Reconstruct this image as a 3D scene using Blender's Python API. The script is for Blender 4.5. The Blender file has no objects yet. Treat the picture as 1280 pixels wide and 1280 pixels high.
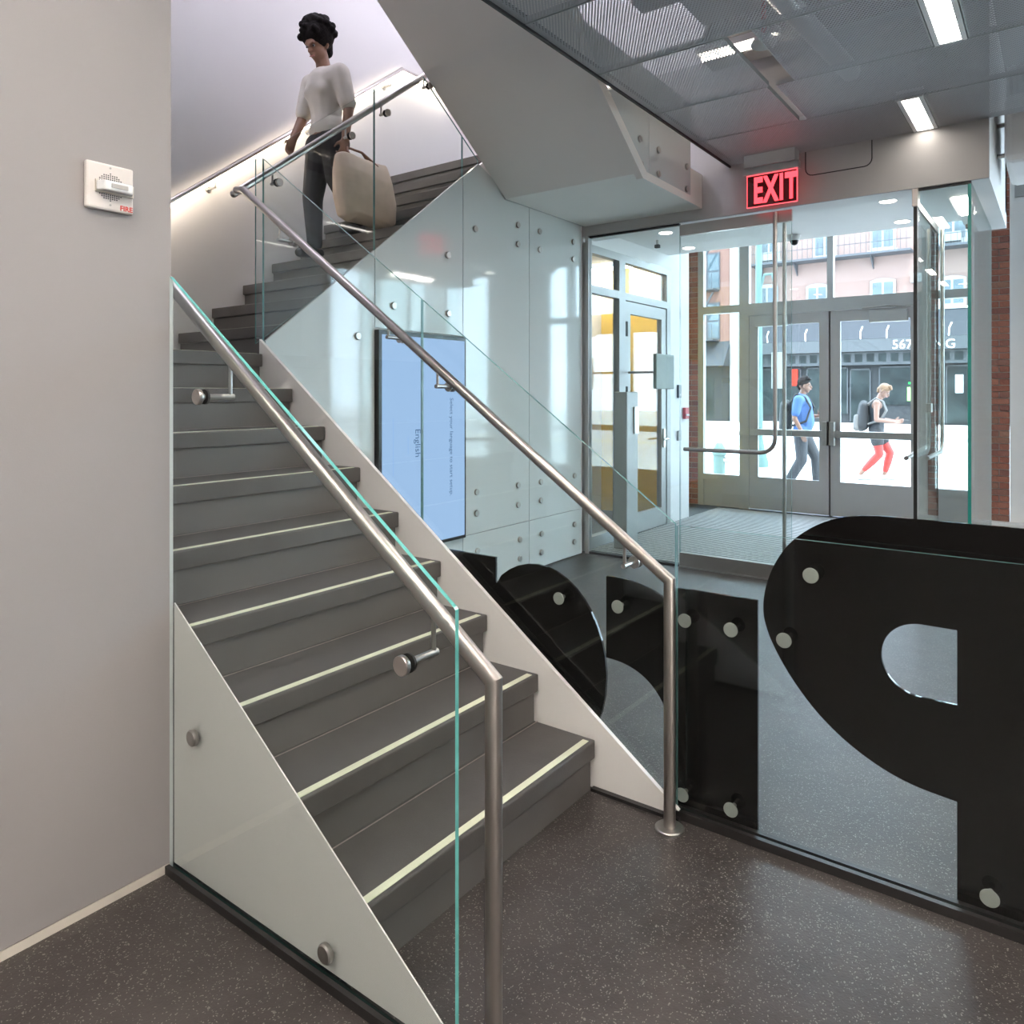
import bpy, math, random
from mathutils import Vector, Matrix
random.seed(7)
PI = math.pi
scene = bpy.context.scene
COL = scene.collection

# ------------------------------------------------------------------ camera, world, sun, exposure
cam_d = bpy.data.cameras.new('camera'); cam = bpy.data.objects.new('camera', cam_d); COL.objects.link(cam)
cam.location = (0, 0, 1.548); cam.rotation_euler = (PI/2, 0, 0.637262)
cam_d.sensor_width = 36; cam_d.lens = 36*930.64/1280; cam_d.shift_y = -(640-492.54)/1280
cam_d.clip_start = 0.05; cam_d.clip_end = 500
scene.camera = cam
world = bpy.data.worlds.new('world'); scene.world = world; world.use_nodes = True
wn = world.node_tree.nodes; wl = world.node_tree.links; wn.clear()
wo = wn.new('ShaderNodeOutputWorld'); bg = wn.new('ShaderNodeBackground')
bg.inputs['Color'].default_value = (0.66, 0.83, 1.0, 1); bg.inputs['Strength'].default_value = 7.6
wl.new(bg.outputs[0], wo.inputs[0])
sun_d = bpy.data.lights.new('sun', 'SUN'); sun_d.energy = 4.5; sun_d.angle = 0.01; sun_d.color = (1.0, 0.95, 0.88)
sun = bpy.data.objects.new('sun', sun_d); COL.objects.link(sun); sun.location = (20, -20, 40)
sun.rotation_euler = Vector((-0.32, 0.36, -0.88)).to_track_quat('-Z', 'Y').to_euler()
LAMP = 40.0            # radiance of the linear ceiling luminaires
vs = scene.view_settings
vs.view_transform = 'Standard'; vs.look = 'None'; vs.exposure = 0.82; vs.gamma = 1.0; vs.use_curve_mapping = False
try:
    cy = scene.cycles
    cy.use_denoising = True; cy.max_bounces = 12; cy.diffuse_bounces = 7; cy.glossy_bounces = 5
    cy.transparent_max_bounces = 32; cy.sample_clamp_indirect = 4.0; cy.caustics_reflective = False; cy.caustics_refractive = False
except Exception:
    pass

# ------------------------------------------------------------------ mesh helpers
ORG = {}
class MB:
    def __init__(s): s.v = []; s.f = []; s.m = []
    def raw(s, v, f, m=0):
        o = len(s.v); s.v += [tuple(p) for p in v]
        for q in f: s.f.append(tuple(o+i for i in q)); s.m.append(m)
        return s
    def box(s, x0, x1, y0, y1, z0, z1, m=0):
        x0, x1 = min(x0, x1), max(x0, x1); y0, y1 = min(y0, y1), max(y0, y1); z0, z1 = min(z0, z1), max(z0, z1)
        return s.raw([(x0,y0,z0),(x1,y0,z0),(x1,y1,z0),(x0,y1,z0),(x0,y0,z1),(x1,y0,z1),(x1,y1,z1),(x0,y1,z1)],
                     [(0,3,2,1),(4,5,6,7),(0,1,5,4),(1,2,6,5),(2,3,7,6),(3,0,4,7)], m)
    def prism(s, poly, ax, a, b, m=0, ms=None):
        if ms is None: ms = m
        P = {'x': lambda u, v, t: (t,u,v), 'y': lambda u, v, t: (u,t,v), 'z': lambda u, v, t: (u,v,t)}[ax]
        a, b = min(a, b), max(a, b)
        ar = sum(poly[i][0]*poly[(i+1) % len(poly)][1]-poly[(i+1) % len(poly)][0]*poly[i][1] for i in range(len(poly)))
        if (ar < 0) != (ax == 'y'): poly = poly[::-1]
        n = len(poly); o = [P(u, v, a) for u, v in poly]+[P(u, v, b) for u, v in poly]
        s.raw(o, [tuple(range(n-1, -1, -1)), tuple(range(n, 2*n))], m)
        k = len(s.v)-2*n
        for i in range(n):
            j = (i+1) % n; s.f.append((k+i, k+j, k+n+j, k+n+i)); s.m.append(ms)
        return s
    def pane(s, poly, ax, a, b): return s.prism(poly, ax, a, b, 0, 1)
    def tube(s, path, r, n=14, m=0, cap=True):
        path = [Vector(p) for p in path]; rings = []
        d0 = (path[1]-path[0]).normalized(); up = Vector((0,0,1)) if abs(d0.z) < .9 else Vector((1,0,0))
        e1 = d0.cross(up).normalized(); e2 = e1.cross(d0).normalized(); d = d0
        rr = r if isinstance(r, (list, tuple)) else [r]*len(path)
        ring = [path[0]+(e1*math.cos(2*PI*i/n)+e2*math.sin(2*PI*i/n))*rr[0] for i in range(n)]; rings.append(ring)
        for k in range(1, len(path)):
            d = (path[k]-path[k-1]).normalized()
            if k > 1:
                dp = (path[k-1]-path[k-2]).normalized(); q = dp.rotation_difference(d); e1 = q @ e1; e2 = q @ e2
            nrm = d if k == len(path)-1 else ((path[k+1]-path[k]).normalized()+d).normalized()
            ring = []
            for i in range(n):
                p = path[k]+(e1*math.cos(2*PI*i/n)+e2*math.sin(2*PI*i/n))*rr[k]
                t = (path[k]-p).dot(nrm)/max(.2, d.dot(nrm)); ring.append(p+d*t)
            rings.append(ring)
        vv = [p for g in rings for p in g]; ff = []
        for k in range(len(rings)-1):
            for i in range(n):
                j = (i+1) % n; ff.append((k*n+i, k*n+j, (k+1)*n+j, (k+1)*n+i))
        if cap: ff += [tuple(range(n-1, -1, -1)), tuple(range((len(rings)-1)*n, len(rings)*n))]
        return s.raw(vv, ff, m)
    def cyl(s, p0, p1, r, n=18, m=0): return s.tube([p0, p1], r, n, m)
    def lathe(s, c, prof, ax='z', n=18, m=0):
        """prof: list of (radius, t) along the axis from the point c"""
        vv = []; ff = []
        for r, t in prof:
            for i in range(n):
                u, w = r*math.cos(2*PI*i/n), r*math.sin(2*PI*i/n)
                q = {'z': (u, w, t), 'x': (t, u, w), 'y': (w, t, u)}[ax]; vv.append((c[0]+q[0], c[1]+q[1], c[2]+q[2]))
        for k in range(len(prof)-1):
            for i in range(n):
                j = (i+1) % n; ff.append((k*n+i, k*n+j, (k+1)*n+j, (k+1)*n+i))
        ff += [tuple(range(n-1, -1, -1)), tuple(range((len(prof)-1)*n, len(prof)*n))]
        return s.raw(vv, ff, m)
    def ball(s, c, r, n=14, h=9, m=0):
        rx, ry, rz = r if isinstance(r, (list, tuple)) else (r, r, r); vv = []; ff = []
        for k in range(1, h):
            t = PI*k/h
            for i in range(n): vv.append((c[0]+rx*math.sin(t)*math.cos(2*PI*i/n), c[1]+ry*math.sin(t)*math.sin(2*PI*i/n), c[2]+rz*math.cos(t)))
        a = len(vv); vv += [(c[0], c[1], c[2]+rz), (c[0], c[1], c[2]-rz)]
        for k in range(h-2):
            for i in range(n):
                j = (i+1) % n; ff.append((k*n+i, (k+1)*n+i, (k+1)*n+j, k*n+j))
        for i in range(n):
            j = (i+1) % n; ff.append((a, i, j)); ff.append((a+1, (h-2)*n+j, (h-2)*n+i))
        return s.raw(vv, ff, m)
    def build(s, name, mats, parent=None, smooth=False, bevel=0, org=None):
        if not isinstance(mats, (list, tuple)): mats = [mats]
        if parent is not None: o0 = ORG[parent.name]
        elif org is not None: o0 = Vector(org)
        else:
            xs = [p[0] for p in s.v]; ys = [p[1] for p in s.v]; zs = [p[2] for p in s.v]
            o0 = Vector(((min(xs)+max(xs))/2, (min(ys)+max(ys))/2, min(zs)))
        me = bpy.data.meshes.new(name)
        me.from_pydata([(p[0]-o0.x, p[1]-o0.y, p[2]-o0.z) for p in s.v], [], s.f)
        for mm in mats: me.materials.append(mm)
        me.polygons.foreach_set('material_index', s.m)
        if smooth:
            me.polygons.foreach_set('use_smooth', [True]*len(me.polygons))
            try: me.set_sharp_from_angle(angle=0.6)
            except Exception: pass
        me.update()
        ob = bpy.data.objects.new(name, me); COL.objects.link(ob)
        if parent is not None: ob.parent = parent
        else: ob.location = o0
        ORG[ob.name] = o0
        if bevel:
            b = ob.modifiers.new('soft', 'BEVEL'); b.width = bevel; b.segments = 2; b.limit_method = 'ANGLE'
        return ob

def thing(name, label, cat, loc, group=None, kind=None):
    o = bpy.data.objects.new(name, None); COL.objects.link(o); o.location = loc; o.empty_display_size = .1
    ORG[o.name] = Vector(loc); return tag(o, label, cat, group, kind)
def tag(o, label=None, cat=None, group=None, kind=None):
    if label: o['label'] = label
    if cat: o['category'] = cat
    if group: o['group'] = group
    if kind: o['kind'] = kind
    return o
def S(o): o['kind'] = 'structure'; return o
def inst(me, name, loc, parent, rot=None):
    ob = bpy.data.objects.new(name, me); COL.objects.link(ob); ob.parent = parent
    ob.location = Vector(loc)-ORG[parent.name]
    if rot: ob.rotation_euler = rot
    ORG[ob.name] = ORG[parent.name]
    return ob
def proto(mb, name, mats, smooth=False):
    o = mb.build(name, mats, smooth=smooth, org=(0,0,0)); me = o.data; bpy.data.objects.remove(o); return me
def text(name, s, size, mtx, m, parent, ext=.002, align='LEFT', bold=0.0, sx=1.0, spc=1.0):
    c = bpy.data.curves.new(name, 'FONT'); c.body = s; c.size = size; c.extrude = ext; c.align_x = align; c.align_y = 'BOTTOM_BASELINE'
    c.offset = bold; c.resolution_u = 3; c.space_character = spc
    t = bpy.data.objects.new(name, c); COL.objects.link(t)
    dg = bpy.context.evaluated_depsgraph_get(); me = bpy.data.meshes.new_from_object(t.evaluated_get(dg))
    bpy.data.objects.remove(t); bpy.data.curves.remove(c)
    M = mtx @ Matrix.Diagonal((sx, 1, 1, 1)); M = Matrix.Translation(-ORG[parent.name]) @ M
    me.transform(M); me.materials.clear(); me.materials.append(m)
    o = bpy.data.objects.new(name, me); COL.objects.link(o); o.parent = parent; ORG[o.name] = ORG[parent.name]; return o
def frame(loc, x, y):
    x = Vector(x); y = Vector(y); z = x.cross(y); M = Matrix((x, y, z)).transposed().to_4x4(); M.translation = Vector(loc); return M

# ------------------------------------------------------------------ materials
def nt(name):
    m = bpy.data.materials.new(name); m.use_nodes = True; t = m.node_tree; t.nodes.clear()
    out = t.nodes.new('ShaderNodeOutputMaterial'); return m, t, out
def N(t, ty, **kw):
    n = t.nodes.new(ty)
    for k, v in kw.items():
        if k in n.inputs.keys(): n.inputs[k].default_value = v
        else: setattr(n, k, v)
    return n
def pbr(name, col, rough=.5, metal=0, var=.06, scale=6, bump=0, bscale=80, spec=.5, coat=0, stretch=None, emit=None, es=0, rvar=0):
    m, t, out = nt(name); b = N(t, 'ShaderNodeBsdfPrincipled')
    b.inputs['Roughness'].default_value = rough; b.inputs['Metallic'].default_value = metal
    b.inputs['Specular IOR Level'].default_value = spec; b.inputs['Coat Weight'].default_value = coat; b.inputs['Coat Roughness'].default_value = .04
    tc = N(t, 'ShaderNodeTexCoord'); mp = N(t, 'ShaderNodeMapping')
    if stretch: mp.inputs['Scale'].default_value = stretch
    t.links.new(tc.outputs['Object'], mp.inputs['Vector'])
    no = N(t, 'ShaderNodeTexNoise', Scale=scale, Detail=5.0); t.links.new(mp.outputs[0], no.inputs['Vector'])
    r = N(t, 'ShaderNodeValToRGB'); r.color_ramp.elements[0].position = .3; r.color_ramp.elements[1].position = .7
    r.color_ramp.elements[0].color = [c*(1-var) for c in col]+[1]; r.color_ramp.elements[1].color = [min(1, c*(1+var)) for c in col]+[1]
    t.links.new(no.outputs['Fac'], r.inputs[0]); t.links.new(r.outputs[0], b.inputs['Base Color'])
    if rvar:
        mr = N(t, 'ShaderNodeMapRange'); mr.inputs['To Min'].default_value = max(0, rough-rvar); mr.inputs['To Max'].default_value = rough+rvar
        t.links.new(no.outputs['Fac'], mr.inputs[0]); t.links.new(mr.outputs[0], b.inputs['Roughness'])
    if bump:
        n2 = N(t, 'ShaderNodeTexNoise', Scale=bscale, Detail=3.0); t.links.new(mp.outputs[0], n2.inputs['Vector'])
        bp = N(t, 'ShaderNodeBump', Strength=bump, Distance=.01); t.links.new(n2.outputs['Fac'], bp.inputs['Height']); t.links.new(bp.outputs[0], b.inputs['Normal'])
    if emit: b.inputs['Emission Color'].default_value = list(emit)+[1]; b.inputs['Emission Strength'].default_value = es
    t.links.new(b.outputs[0], out.inputs[0]); return m
def emis(name, col, s):
    m, t, out = nt(name); e = N(t, 'ShaderNodeEmission'); e.inputs['Color'].default_value = list(col)+[1]; e.inputs['Strength'].default_value = s
    t.links.new(e.outputs[0], out.inputs[0]); return m
def glass(name, tint, f0=.045, k=.9):
    m, t, out = nt(name); tr = N(t, 'ShaderNodeBsdfTransparent'); tr.inputs['Color'].default_value = list(tint)+[1]
    g = N(t, 'ShaderNodeBsdfGlossy', Roughness=0.0); lw = N(t, 'ShaderNodeLayerWeight', Blend=.5)
    p = N(t, 'ShaderNodeMath', operation='POWER'); p.inputs[1].default_value = 5
    q = N(t, 'ShaderNodeMath', operation='MULTIPLY_ADD'); q.inputs[1].default_value = k; q.inputs[2].default_value = f0
    mx = N(t, 'ShaderNodeMixShader'); t.links.new(lw.outputs['Facing'], p.inputs[0]); t.links.new(p.outputs[0], q.inputs[0])
    t.links.new(q.outputs[0], mx.inputs[0]); t.links.new(tr.outputs[0], mx.inputs[1]); t.links.new(g.outputs[0], mx.inputs[2]); t.links.new(mx.outputs[0], out.inputs[0]); return m
def mesh_metal(name, col, pitch, hole):
    m, t, out = nt(name); b = N(t, 'ShaderNodeBsdfPrincipled'); b.inputs['Base Color'].default_value = list(col)+[1]
    b.inputs['Metallic'].default_value = .1; b.inputs['Roughness'].default_value = .5
    tr = N(t, 'ShaderNodeBsdfTransparent'); tc = N(t, 'ShaderNodeTexCoord'); vo = N(t, 'ShaderNodeTexVoronoi', voronoi_dimensions='2D', Scale=1/pitch, Randomness=0.0)
    mp = N(t, 'ShaderNodeMapping'); mp.inputs['Rotation'].default_value = (0, 0, PI/4); mp.inputs['Scale'].default_value = (1, .62, 1)
    t.links.new(tc.outputs['Object'], mp.inputs['Vector']); t.links.new(mp.outputs[0], vo.inputs['Vector'])
    lt = N(t, 'ShaderNodeMath', operation='LESS_THAN'); lt.inputs[1].default_value = hole
    mx = N(t, 'ShaderNodeMixShader'); t.links.new(vo.outputs['Distance'], lt.inputs[0]); t.links.new(lt.outputs[0], mx.inputs[0])
    t.links.new(b.outputs[0], mx.inputs[1]); t.links.new(tr.outputs[0], mx.inputs[2]); t.links.new(mx.outputs[0], out.inputs[0]); return m
def floor_mat():
    m, t, out = nt('speckled_rubber'); b = N(t, 'ShaderNodeBsdfPrincipled'); tc = N(t, 'ShaderNodeTexCoord')
    n1 = N(t, 'ShaderNodeTexNoise', Scale=3.2, Detail=6.0, Roughness=.65); t.links.new(tc.outputs['Object'], n1.inputs['Vector'])
    r1 = N(t, 'ShaderNodeValToRGB'); r1.color_ramp.elements[0].position = .35; r1.color_ramp.elements[1].position = .68
    r1.color_ramp.elements[0].color = (.037, .030, .028, 1); r1.color_ramp.elements[1].color = (.066, .056, .053, 1); t.links.new(n1.outputs['Fac'], r1.inputs[0])
    # flecks: small voronoi cells, only some of them light
    wp = N(t, 'ShaderNodeTexNoise', Scale=55.0, Detail=1.0); t.links.new(tc.outputs['Object'], wp.inputs['Vector'])
    va = N(t, 'ShaderNodeVectorMath', operation='MULTIPLY_ADD'); va.inputs[1].default_value = (.02, .02, 0); t.links.new(wp.outputs['Color'], va.inputs[0]); t.links.new(tc.outputs['Object'], va.inputs[2])
    vo = N(t, 'ShaderNodeTexVoronoi', Scale=150.0); t.links.new(va.outputs[0], vo.inputs['Vector'])
    sep = N(t, 'ShaderNodeSeparateColor'); t.links.new(vo.outputs['Color'], sep.inputs[0])
    g = N(t, 'ShaderNodeMath', operation='GREATER_THAN'); g.inputs[1].default_value = .52; t.links.new(sep.outputs[0], g.inputs[0])
    d = N(t, 'ShaderNodeMath', operation='LESS_THAN'); d.inputs[1].default_value = .30; t.links.new(vo.outputs['Distance'], d.inputs[0])
    a = N(t, 'ShaderNodeMath', operation='MULTIPLY'); t.links.new(g.outputs[0], a.inputs[0]); t.links.new(d.outputs[0], a.inputs[1])
    mx = N(t, 'ShaderNodeMixRGB'); mx.inputs[2].default_value = (.20, .185, .17, 1); t.links.new(a.outputs[0], mx.inputs[0]); t.links.new(r1.outputs[0], mx.inputs[1]); t.links.new(mx.outputs[0], b.inputs['Base Color'])
    b.inputs['Roughness'].default_value = .42; b.inputs['Specular IOR Level'].default_value = .55
    bp = N(t, 'ShaderNodeBump', Strength=.12, Distance=.004); t.links.new(vo.outputs['Distance'], bp.inputs['Height']); t.links.new(bp.outputs[0], b.inputs['Normal'])
    t.links.new(b.outputs[0], out.inputs[0]); return m
def brick_mat(name, c1, c2, mortar, sc):
    m, t, out = nt(name); b = N(t, 'ShaderNodeBsdfPrincipled'); b.inputs['Roughness'].default_value = .85
    tc = N(t, 'ShaderNodeTexCoord'); mp = N(t, 'ShaderNodeMapping'); mp.inputs['Rotation'].default_value = (-PI/2, 0, 0); t.links.new(tc.outputs['Object'], mp.inputs['Vector'])
    br = N(t, 'ShaderNodeTexBrick', Scale=sc); br.inputs['Color1'].default_value = list(c1)+[1]; br.inputs['Color2'].default_value = list(c2)+[1]; br.inputs['Mortar'].default_value = list(mortar)+[1]
    br.inputs['Brick Width'].default_value = .5; br.inputs['Row Height'].default_value = .17; br.inputs['Mortar Size'].default_value = .012
    t.links.new(mp.outputs[0], br.inputs['Vector']); t.links.new(br.outputs['Color'], b.inputs['Base Color']); t.links.new(b.outputs[0], out.inputs[0]); return m
def random_tone(name, cols, rough=.85):
    m, t, out = nt(name); b = N(t, 'ShaderNodeBsdfPrincipled'); b.inputs['Roughness'].default_value = rough
    oi = N(t, 'ShaderNodeObjectInfo'); r = N(t, 'ShaderNodeValToRGB'); e = r.color_ramp.elements
    e[0].color = list(cols[0])+[1]; e[1].color = list(cols[-1])+[1]
    for i, c in enumerate(cols[1:-1]): e.new((i+1)/(len(cols)-1)).color = list(c)+[1]
    t.links.new(oi.outputs['Random'], r.inputs[0]); tc = N(t, 'ShaderNodeTexCoord'); no = N(t, 'ShaderNodeTexNoise', Scale=40.0, Detail=4.0); t.links.new(tc.outputs['Object'], no.inputs['Vector'])
    mx = N(t, 'ShaderNodeMixRGB', blend_type='OVERLAY'); mx.inputs[0].default_value = .5; t.links.new(r.outputs[0], mx.inputs[1]); t.links.new(no.outputs['Fac'], mx.inputs[2])
    t.links.new(mx.outputs[0], b.inputs['Base Color']); bp = N(t, 'ShaderNodeBump', Strength=.4, Distance=.004); t.links.new(no.outputs['Fac'], bp.inputs['Height']); t.links.new(bp.outputs[0], b.inputs['Normal'])
    t.links.new(b.outputs[0], out.inputs[0]); return m

def paper_mat():
    m, t, out = nt('translucent_paper'); d = N(t, 'ShaderNodeBsdfDiffuse'); d.inputs['Color'].default_value = (.8, .8, .79, 1); l = N(t, 'ShaderNodeBsdfTranslucent'); l.inputs['Color'].default_value = (.75, .75, .73, 1)
    no = N(t, 'ShaderNodeTexNoise', Scale=9.0); mr = N(t, 'ShaderNodeMapRange'); mr.inputs['To Min'].default_value = .5; mr.inputs['To Max'].default_value = .6; t.links.new(no.outputs['Fac'], mr.inputs[0])
    mx = N(t, 'ShaderNodeMixShader'); t.links.new(mr.outputs[0], mx.inputs[0]); t.links.new(d.outputs[0], mx.inputs[1]); t.links.new(l.outputs[0], mx.inputs[2]); t.links.new(mx.outputs[0], out.inputs[0]); return m
M = dict(
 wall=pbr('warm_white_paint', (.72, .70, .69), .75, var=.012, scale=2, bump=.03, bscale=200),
 walldim=pbr('dimmed_wall_paint', (.345, .322, .318), .75, var=.012, scale=2, bump=.03, bscale=200),  # wall paint darkened in colour to hold down the lamp light
 white=pbr('white_paint', (.84, .83, .82), .6, var=.01),
 soffit=pbr('soffit_plaster', (.86, .83, .785), .7, var=.015, scale=1.5),
 stringer=pbr('stringer_paint', (.86, .83, .80), .5, var=.01),
 floor=floor_mat(),
 tread=pbr('stair_rubber', (.084, .078, .074), .48, var=.10, scale=9, bump=.05, bscale=160),
 riser=pbr('stair_riser_rubber', (.112, .105, .099), .5, var=.05, scale=7),
 strip=pbr('pale_nosing_strip', (.74, .76, .58), .6, var=.03),
 pinkline=pbr('metal_joint_strip', (.40, .34, .32), .35, metal=.6, var=.05),
 steel=pbr('brushed_steel', (.50, .46, .43), .32, metal=1, var=.03, scale=5),
 steel2=pbr('satin_steel', (.50, .485, .46), .33, metal=1, var=.05, scale=30),
 dark=pbr('black_rubber_track', (.022, .02, .02), .35, var=.1),
 rubber=pbr('black_gasket', (.01, .01, .01), .5),
 glass=glass('clear_glass', (.966, .984, .979), .032),
 glass_door=glass('door_glass', (.93, .965, .955), .05),
 glass_out=glass('storefront_glass', (.95, .975, .975), .05),
 edge=pbr('glowing_teal_glass_edge', (.13, .42, .38), .15, var=.15, scale=20, emit=(.1, .5, .44), es=.06),  # faint teal emission painted in so the edge looks lit
 edge2=pbr('grey_teal_glass_edge', (.13, .27, .26), .15, var=.15, scale=20),
 panelglass=pbr('white_backed_glass', (.69, .735, .73), .06, var=.008, scale=1.5, spec=.6, coat=.25),
 black=pbr('black_acrylic', (.005, .0045, .0045), .06, var=.1, spec=.45),
 grille=mesh_metal('perforated_metal', (.43, .425, .44), .013, .37),
 header=pbr('grey_header_paint', (.40, .385, .375), .7, var=.012),
 disc=pbr('pale_grey_disc', (.46, .48, .44), .5, metal=.3, var=.04, scale=40),
 gridedge=pbr('ceiling_edge_dark', (.03, .03, .03), .5),
 plenum=pbr('plenum_paint', (.26, .25, .245), .8),
 frame=pbr('grey_storefront_metal', (.44, .445, .44), .42, metal=.25, var=.03),
 framedark=pbr('dark_gap', (.02, .02, .022), .6),
 doorgrey=pbr('door_panel_grey', (.44, .435, .435), .45, var=.02),
 lamp=emis('luminaire_glow', (1.0, .93, .85), LAMP),
 lampdim=emis('small_luminaire_glow', (1.0, .93, .85), 9.0),
 lampcool=emis('stairwell_fill_glow', (.82, .82, 1.0), 16.0),
 led=emis('handrail_led', (1.0, .84, .66), 11.0),
 tube=emis('tube_lamp_glow', (1.0, .90, .78), 16.0),
 down=emis('downlight_glow', (1.0, .94, .86), 7.0),
 red=emis('exit_red_glow', (1.0, .045, .06), 2.2),
 redpaint=pbr('red_paint', (.55, .03, .03), .4),
 acryl=glass('exit_acrylic', (.46, .32, .33), .05, .6),
 beige=pbr('cream_plastic', (.72, .66, .58), .45),
 clearlens=pbr('strobe_lens', (.85, .85, .85), .08, spec=.8, coat=.5),
 screen=emis('display_blue', (.36, .54, .82), .62),
 screentext=emis('display_text', (.06, .12, .22), .8),
 blackp=pbr('black_plastic', (.012, .012, .013), .3),
 mat=pbr('entrance_mat', (.07, .075, .08), .65, var=.15, scale=30),
 matbar=pbr('mat_bar_metal', (.50, .50, .50), .5, metal=.2, var=.08, scale=20),
 yellow=pbr('ochre_paint', (.78, .50, .09), .6, var=.03),
 mural=pbr('mural_paint', (.30, .42, .55), .6, var=.9, scale=3.5),
 brickp=random_tone('pier_brick', [(.30, .11, .075), (.38, .15, .10), (.24, .10, .08), (.33, .17, .12)]),
 mortar=pbr('mortar', (.36, .33, .30), .9, var=.1, scale=40),
 facade=brick_mat('facade_brick', (.185, .118, .098), (.17, .105, .088), (.20, .145, .125), 2.2),
 facade2=brick_mat('facade_brick_red', (.15, .07, .052), (.13, .058, .045), (.17, .11, .09), 2.2),
 trimw=pbr('pale_trim', (.24, .24, .235), .7),
 shopdark=pbr('shopfront_dark', (.014, .016, .018), .8, var=.1, scale=2),
 awning=pbr('awning_cloth', (.019, .023, .030), .7, var=.06),
 fascia=pbr('shop_fascia', (.036, .041, .045), .6),
 shopglass=pbr('shop_window', (.016, .022, .022), .3, var=.6, scale=1.2, spec=.12),
 winglass=pbr('house_window', (.05, .072, .085), .12, var=.3, scale=1.0),
 iron=pbr('fire_escape_iron', (.034, .038, .047), .6),
 letterw=pbr('white_lettering', (.85, .85, .85), .5),
 walk=pbr('sidewalk_concrete', (.56, .55, .53), .85, var=.05, scale=1),
 road=pbr('road_asphalt', (.44, .44, .44), .9, var=.05, scale=1),
 lineY=pbr('road_line_yellow', (.75, .55, .12), .8), lineG=pbr('curb_stone', (.24, .25, .25), .8),
 teal=pbr('teal_lamp_post', (.055, .11, .105), .5),
 paper=paper_mat(), green=emis('green_neon', (.05, 1, .18), 1.6), redsign=emis('red_neon', (1, .08, .06), 1.6), leaf=pbr('sign_leaf_green', (.25, .5, .12), .6),
 skin=pbr('skin', (.16, .088, .064), .5, var=.04), skin2=pbr('skin_tan', (.145, .078, .053), .5, var=.04), skin3=pbr('skin_brown', (.24, .125, .08), .5, var=.04),
 hairblack=pbr('black_hair', (.010, .008, .008), .8, spec=.12, var=.4, scale=60, bump=.5, bscale=120), hairblond=pbr('blond_hair', (.12, .066, .030), .55, var=.3, scale=60, bump=.5, bscale=120),
 shirtblue=pbr('blue_shirt', (.035, .095, .25), .8), trousers=pbr('dark_trousers', (.022, .026, .032), .8), tank=pbr('black_tank_top', (.011, .014, .018), .8), shorts=pbr('black_shorts', (.013, .013, .015), .8),
 leggings=pbr('red_leggings', (.28, .02, .015), .6), shoew=pbr('white_shoe', (.3, .3, .3), .6), shoeb=pbr('black_shoe', (.02, .02, .02), .5),
 pack=pbr('black_backpack', (.009, .010, .012), .7), packg=pbr('grey_backpack', (.09, .09, .088), .7), packpink=pbr('pink_trim', (.8, .2, .25), .6),
 blouse=pbr('cream_blouse', (.60, .56, .50), .8, var=.05), pants=pbr('black_pants', (.020, .019, .021), .8), tote=pbr('tan_canvas_tote', (.66, .52, .40), .8, var=.06, scale=12), leather=pbr('brown_leather', (.20, .09, .05), .5),
 eye=pbr('eye_white', (.22, .21, .20), .6), iris=pbr('dark_eye', (.02, .015, .012), .2), lips=pbr('lips', (.42, .17, .15), .5),
)
GL = [M['glass'], M['edge']]; GS = [M['glass'], M['edge2']]; GD = [M['glass_door'], M['edge2']]; GO = [M['glass_out'], M['frame']]

# key planes (metres): stair flight 1 rises towards -x, flight 2 towards +y
T1, R = .2688, .1971; X1 = -1.4694; T2 = .2548; Y10 = 2.79
YL, YR = 1.295, 2.565; XP = -3.74; XB = -4.97; YD = 6.24; YO = 9.95
nz = lambda x: R+(X1-x)*R/T1          # nosing line of flight 1
nz2 = lambda y: 10*R+(y-Y10)*R/T2     # nosing line of flight 2
ZTOP = 6.6

# ================================================================== structure
S(MB().box(-9, 6, -6, YD, -.12, 0).build('floor', M['floor']))
S(MB().box(-9, 6, YD, YO+.12, -.12, -.0).build('floor_entrance', M['mat']))
wl_ = S(MB().box(-2.47, -2.327, -6, 1.283, .03, ZTOP).box(-2.455, -2.335, -6, 1.28, 0, .03).build('wall_left', M['walldim']))
S(MB().box(XB-.15, -2.47, 1.14, 1.283, 0, ZTOP).build('wall_stair_side', M['wall']))
S(MB().box(XB-.15, XB, 1.283, YO, 0, ZTOP).build('wall_back', M['wall']))
S(MB().box(-2.333, -2.3265, -6, 1.283, 0, .028).build('baseboard_left', M['beige']))
S(MB().box(4.6, 4.75, -6, YO, 0, 4.6).build('wall_right', M['white']))
S(MB().box(-2.47, 4.75, -6.15, -6, 0, 4.6).build('wall_behind', M['white']))
# upper slab over the lobby, roof over the stairwell
ceil = S(MB().box(-2.28, 4.75, -6.15, YO+.3, 4.45, 4.65).box(-9, -2.28, YD+.2, YO+.3, 4.45, 4.65).build('ceiling', M['plenum']))
S(MB().box(XB-.15, -2.28, 1.14, YD+.2, ZTOP, ZTOP+.2).box(-2.4, -2.28, 1.283, YD+.2, 4.65, ZTOP).box(XB, -2.28, YD+.05, YD+.2, 3.56, ZTOP).build('ceiling_stairwell', M['white']))
# header over the inner doors and the lowered entrance ceiling
S(MB().box(XP-.2, -.42, YD, YD+.02, 3.081, 4.45).build('wall_header_face', M['header']))
hd = S(MB().box(XP-.2, -.42, YD+.0205, YD+.26, 3.08, 4.45).box(-.72, -.42, YD+.26, 8.25, 3.08, 4.45).box(XP-.2, -.42, 8.05, 8.25, 3.2, 4.45)
       .box(XP-.2, -.72, YD+.26, 8.05, 3.2, 3.3).build('wall_entrance_header', M['white']))
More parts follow.
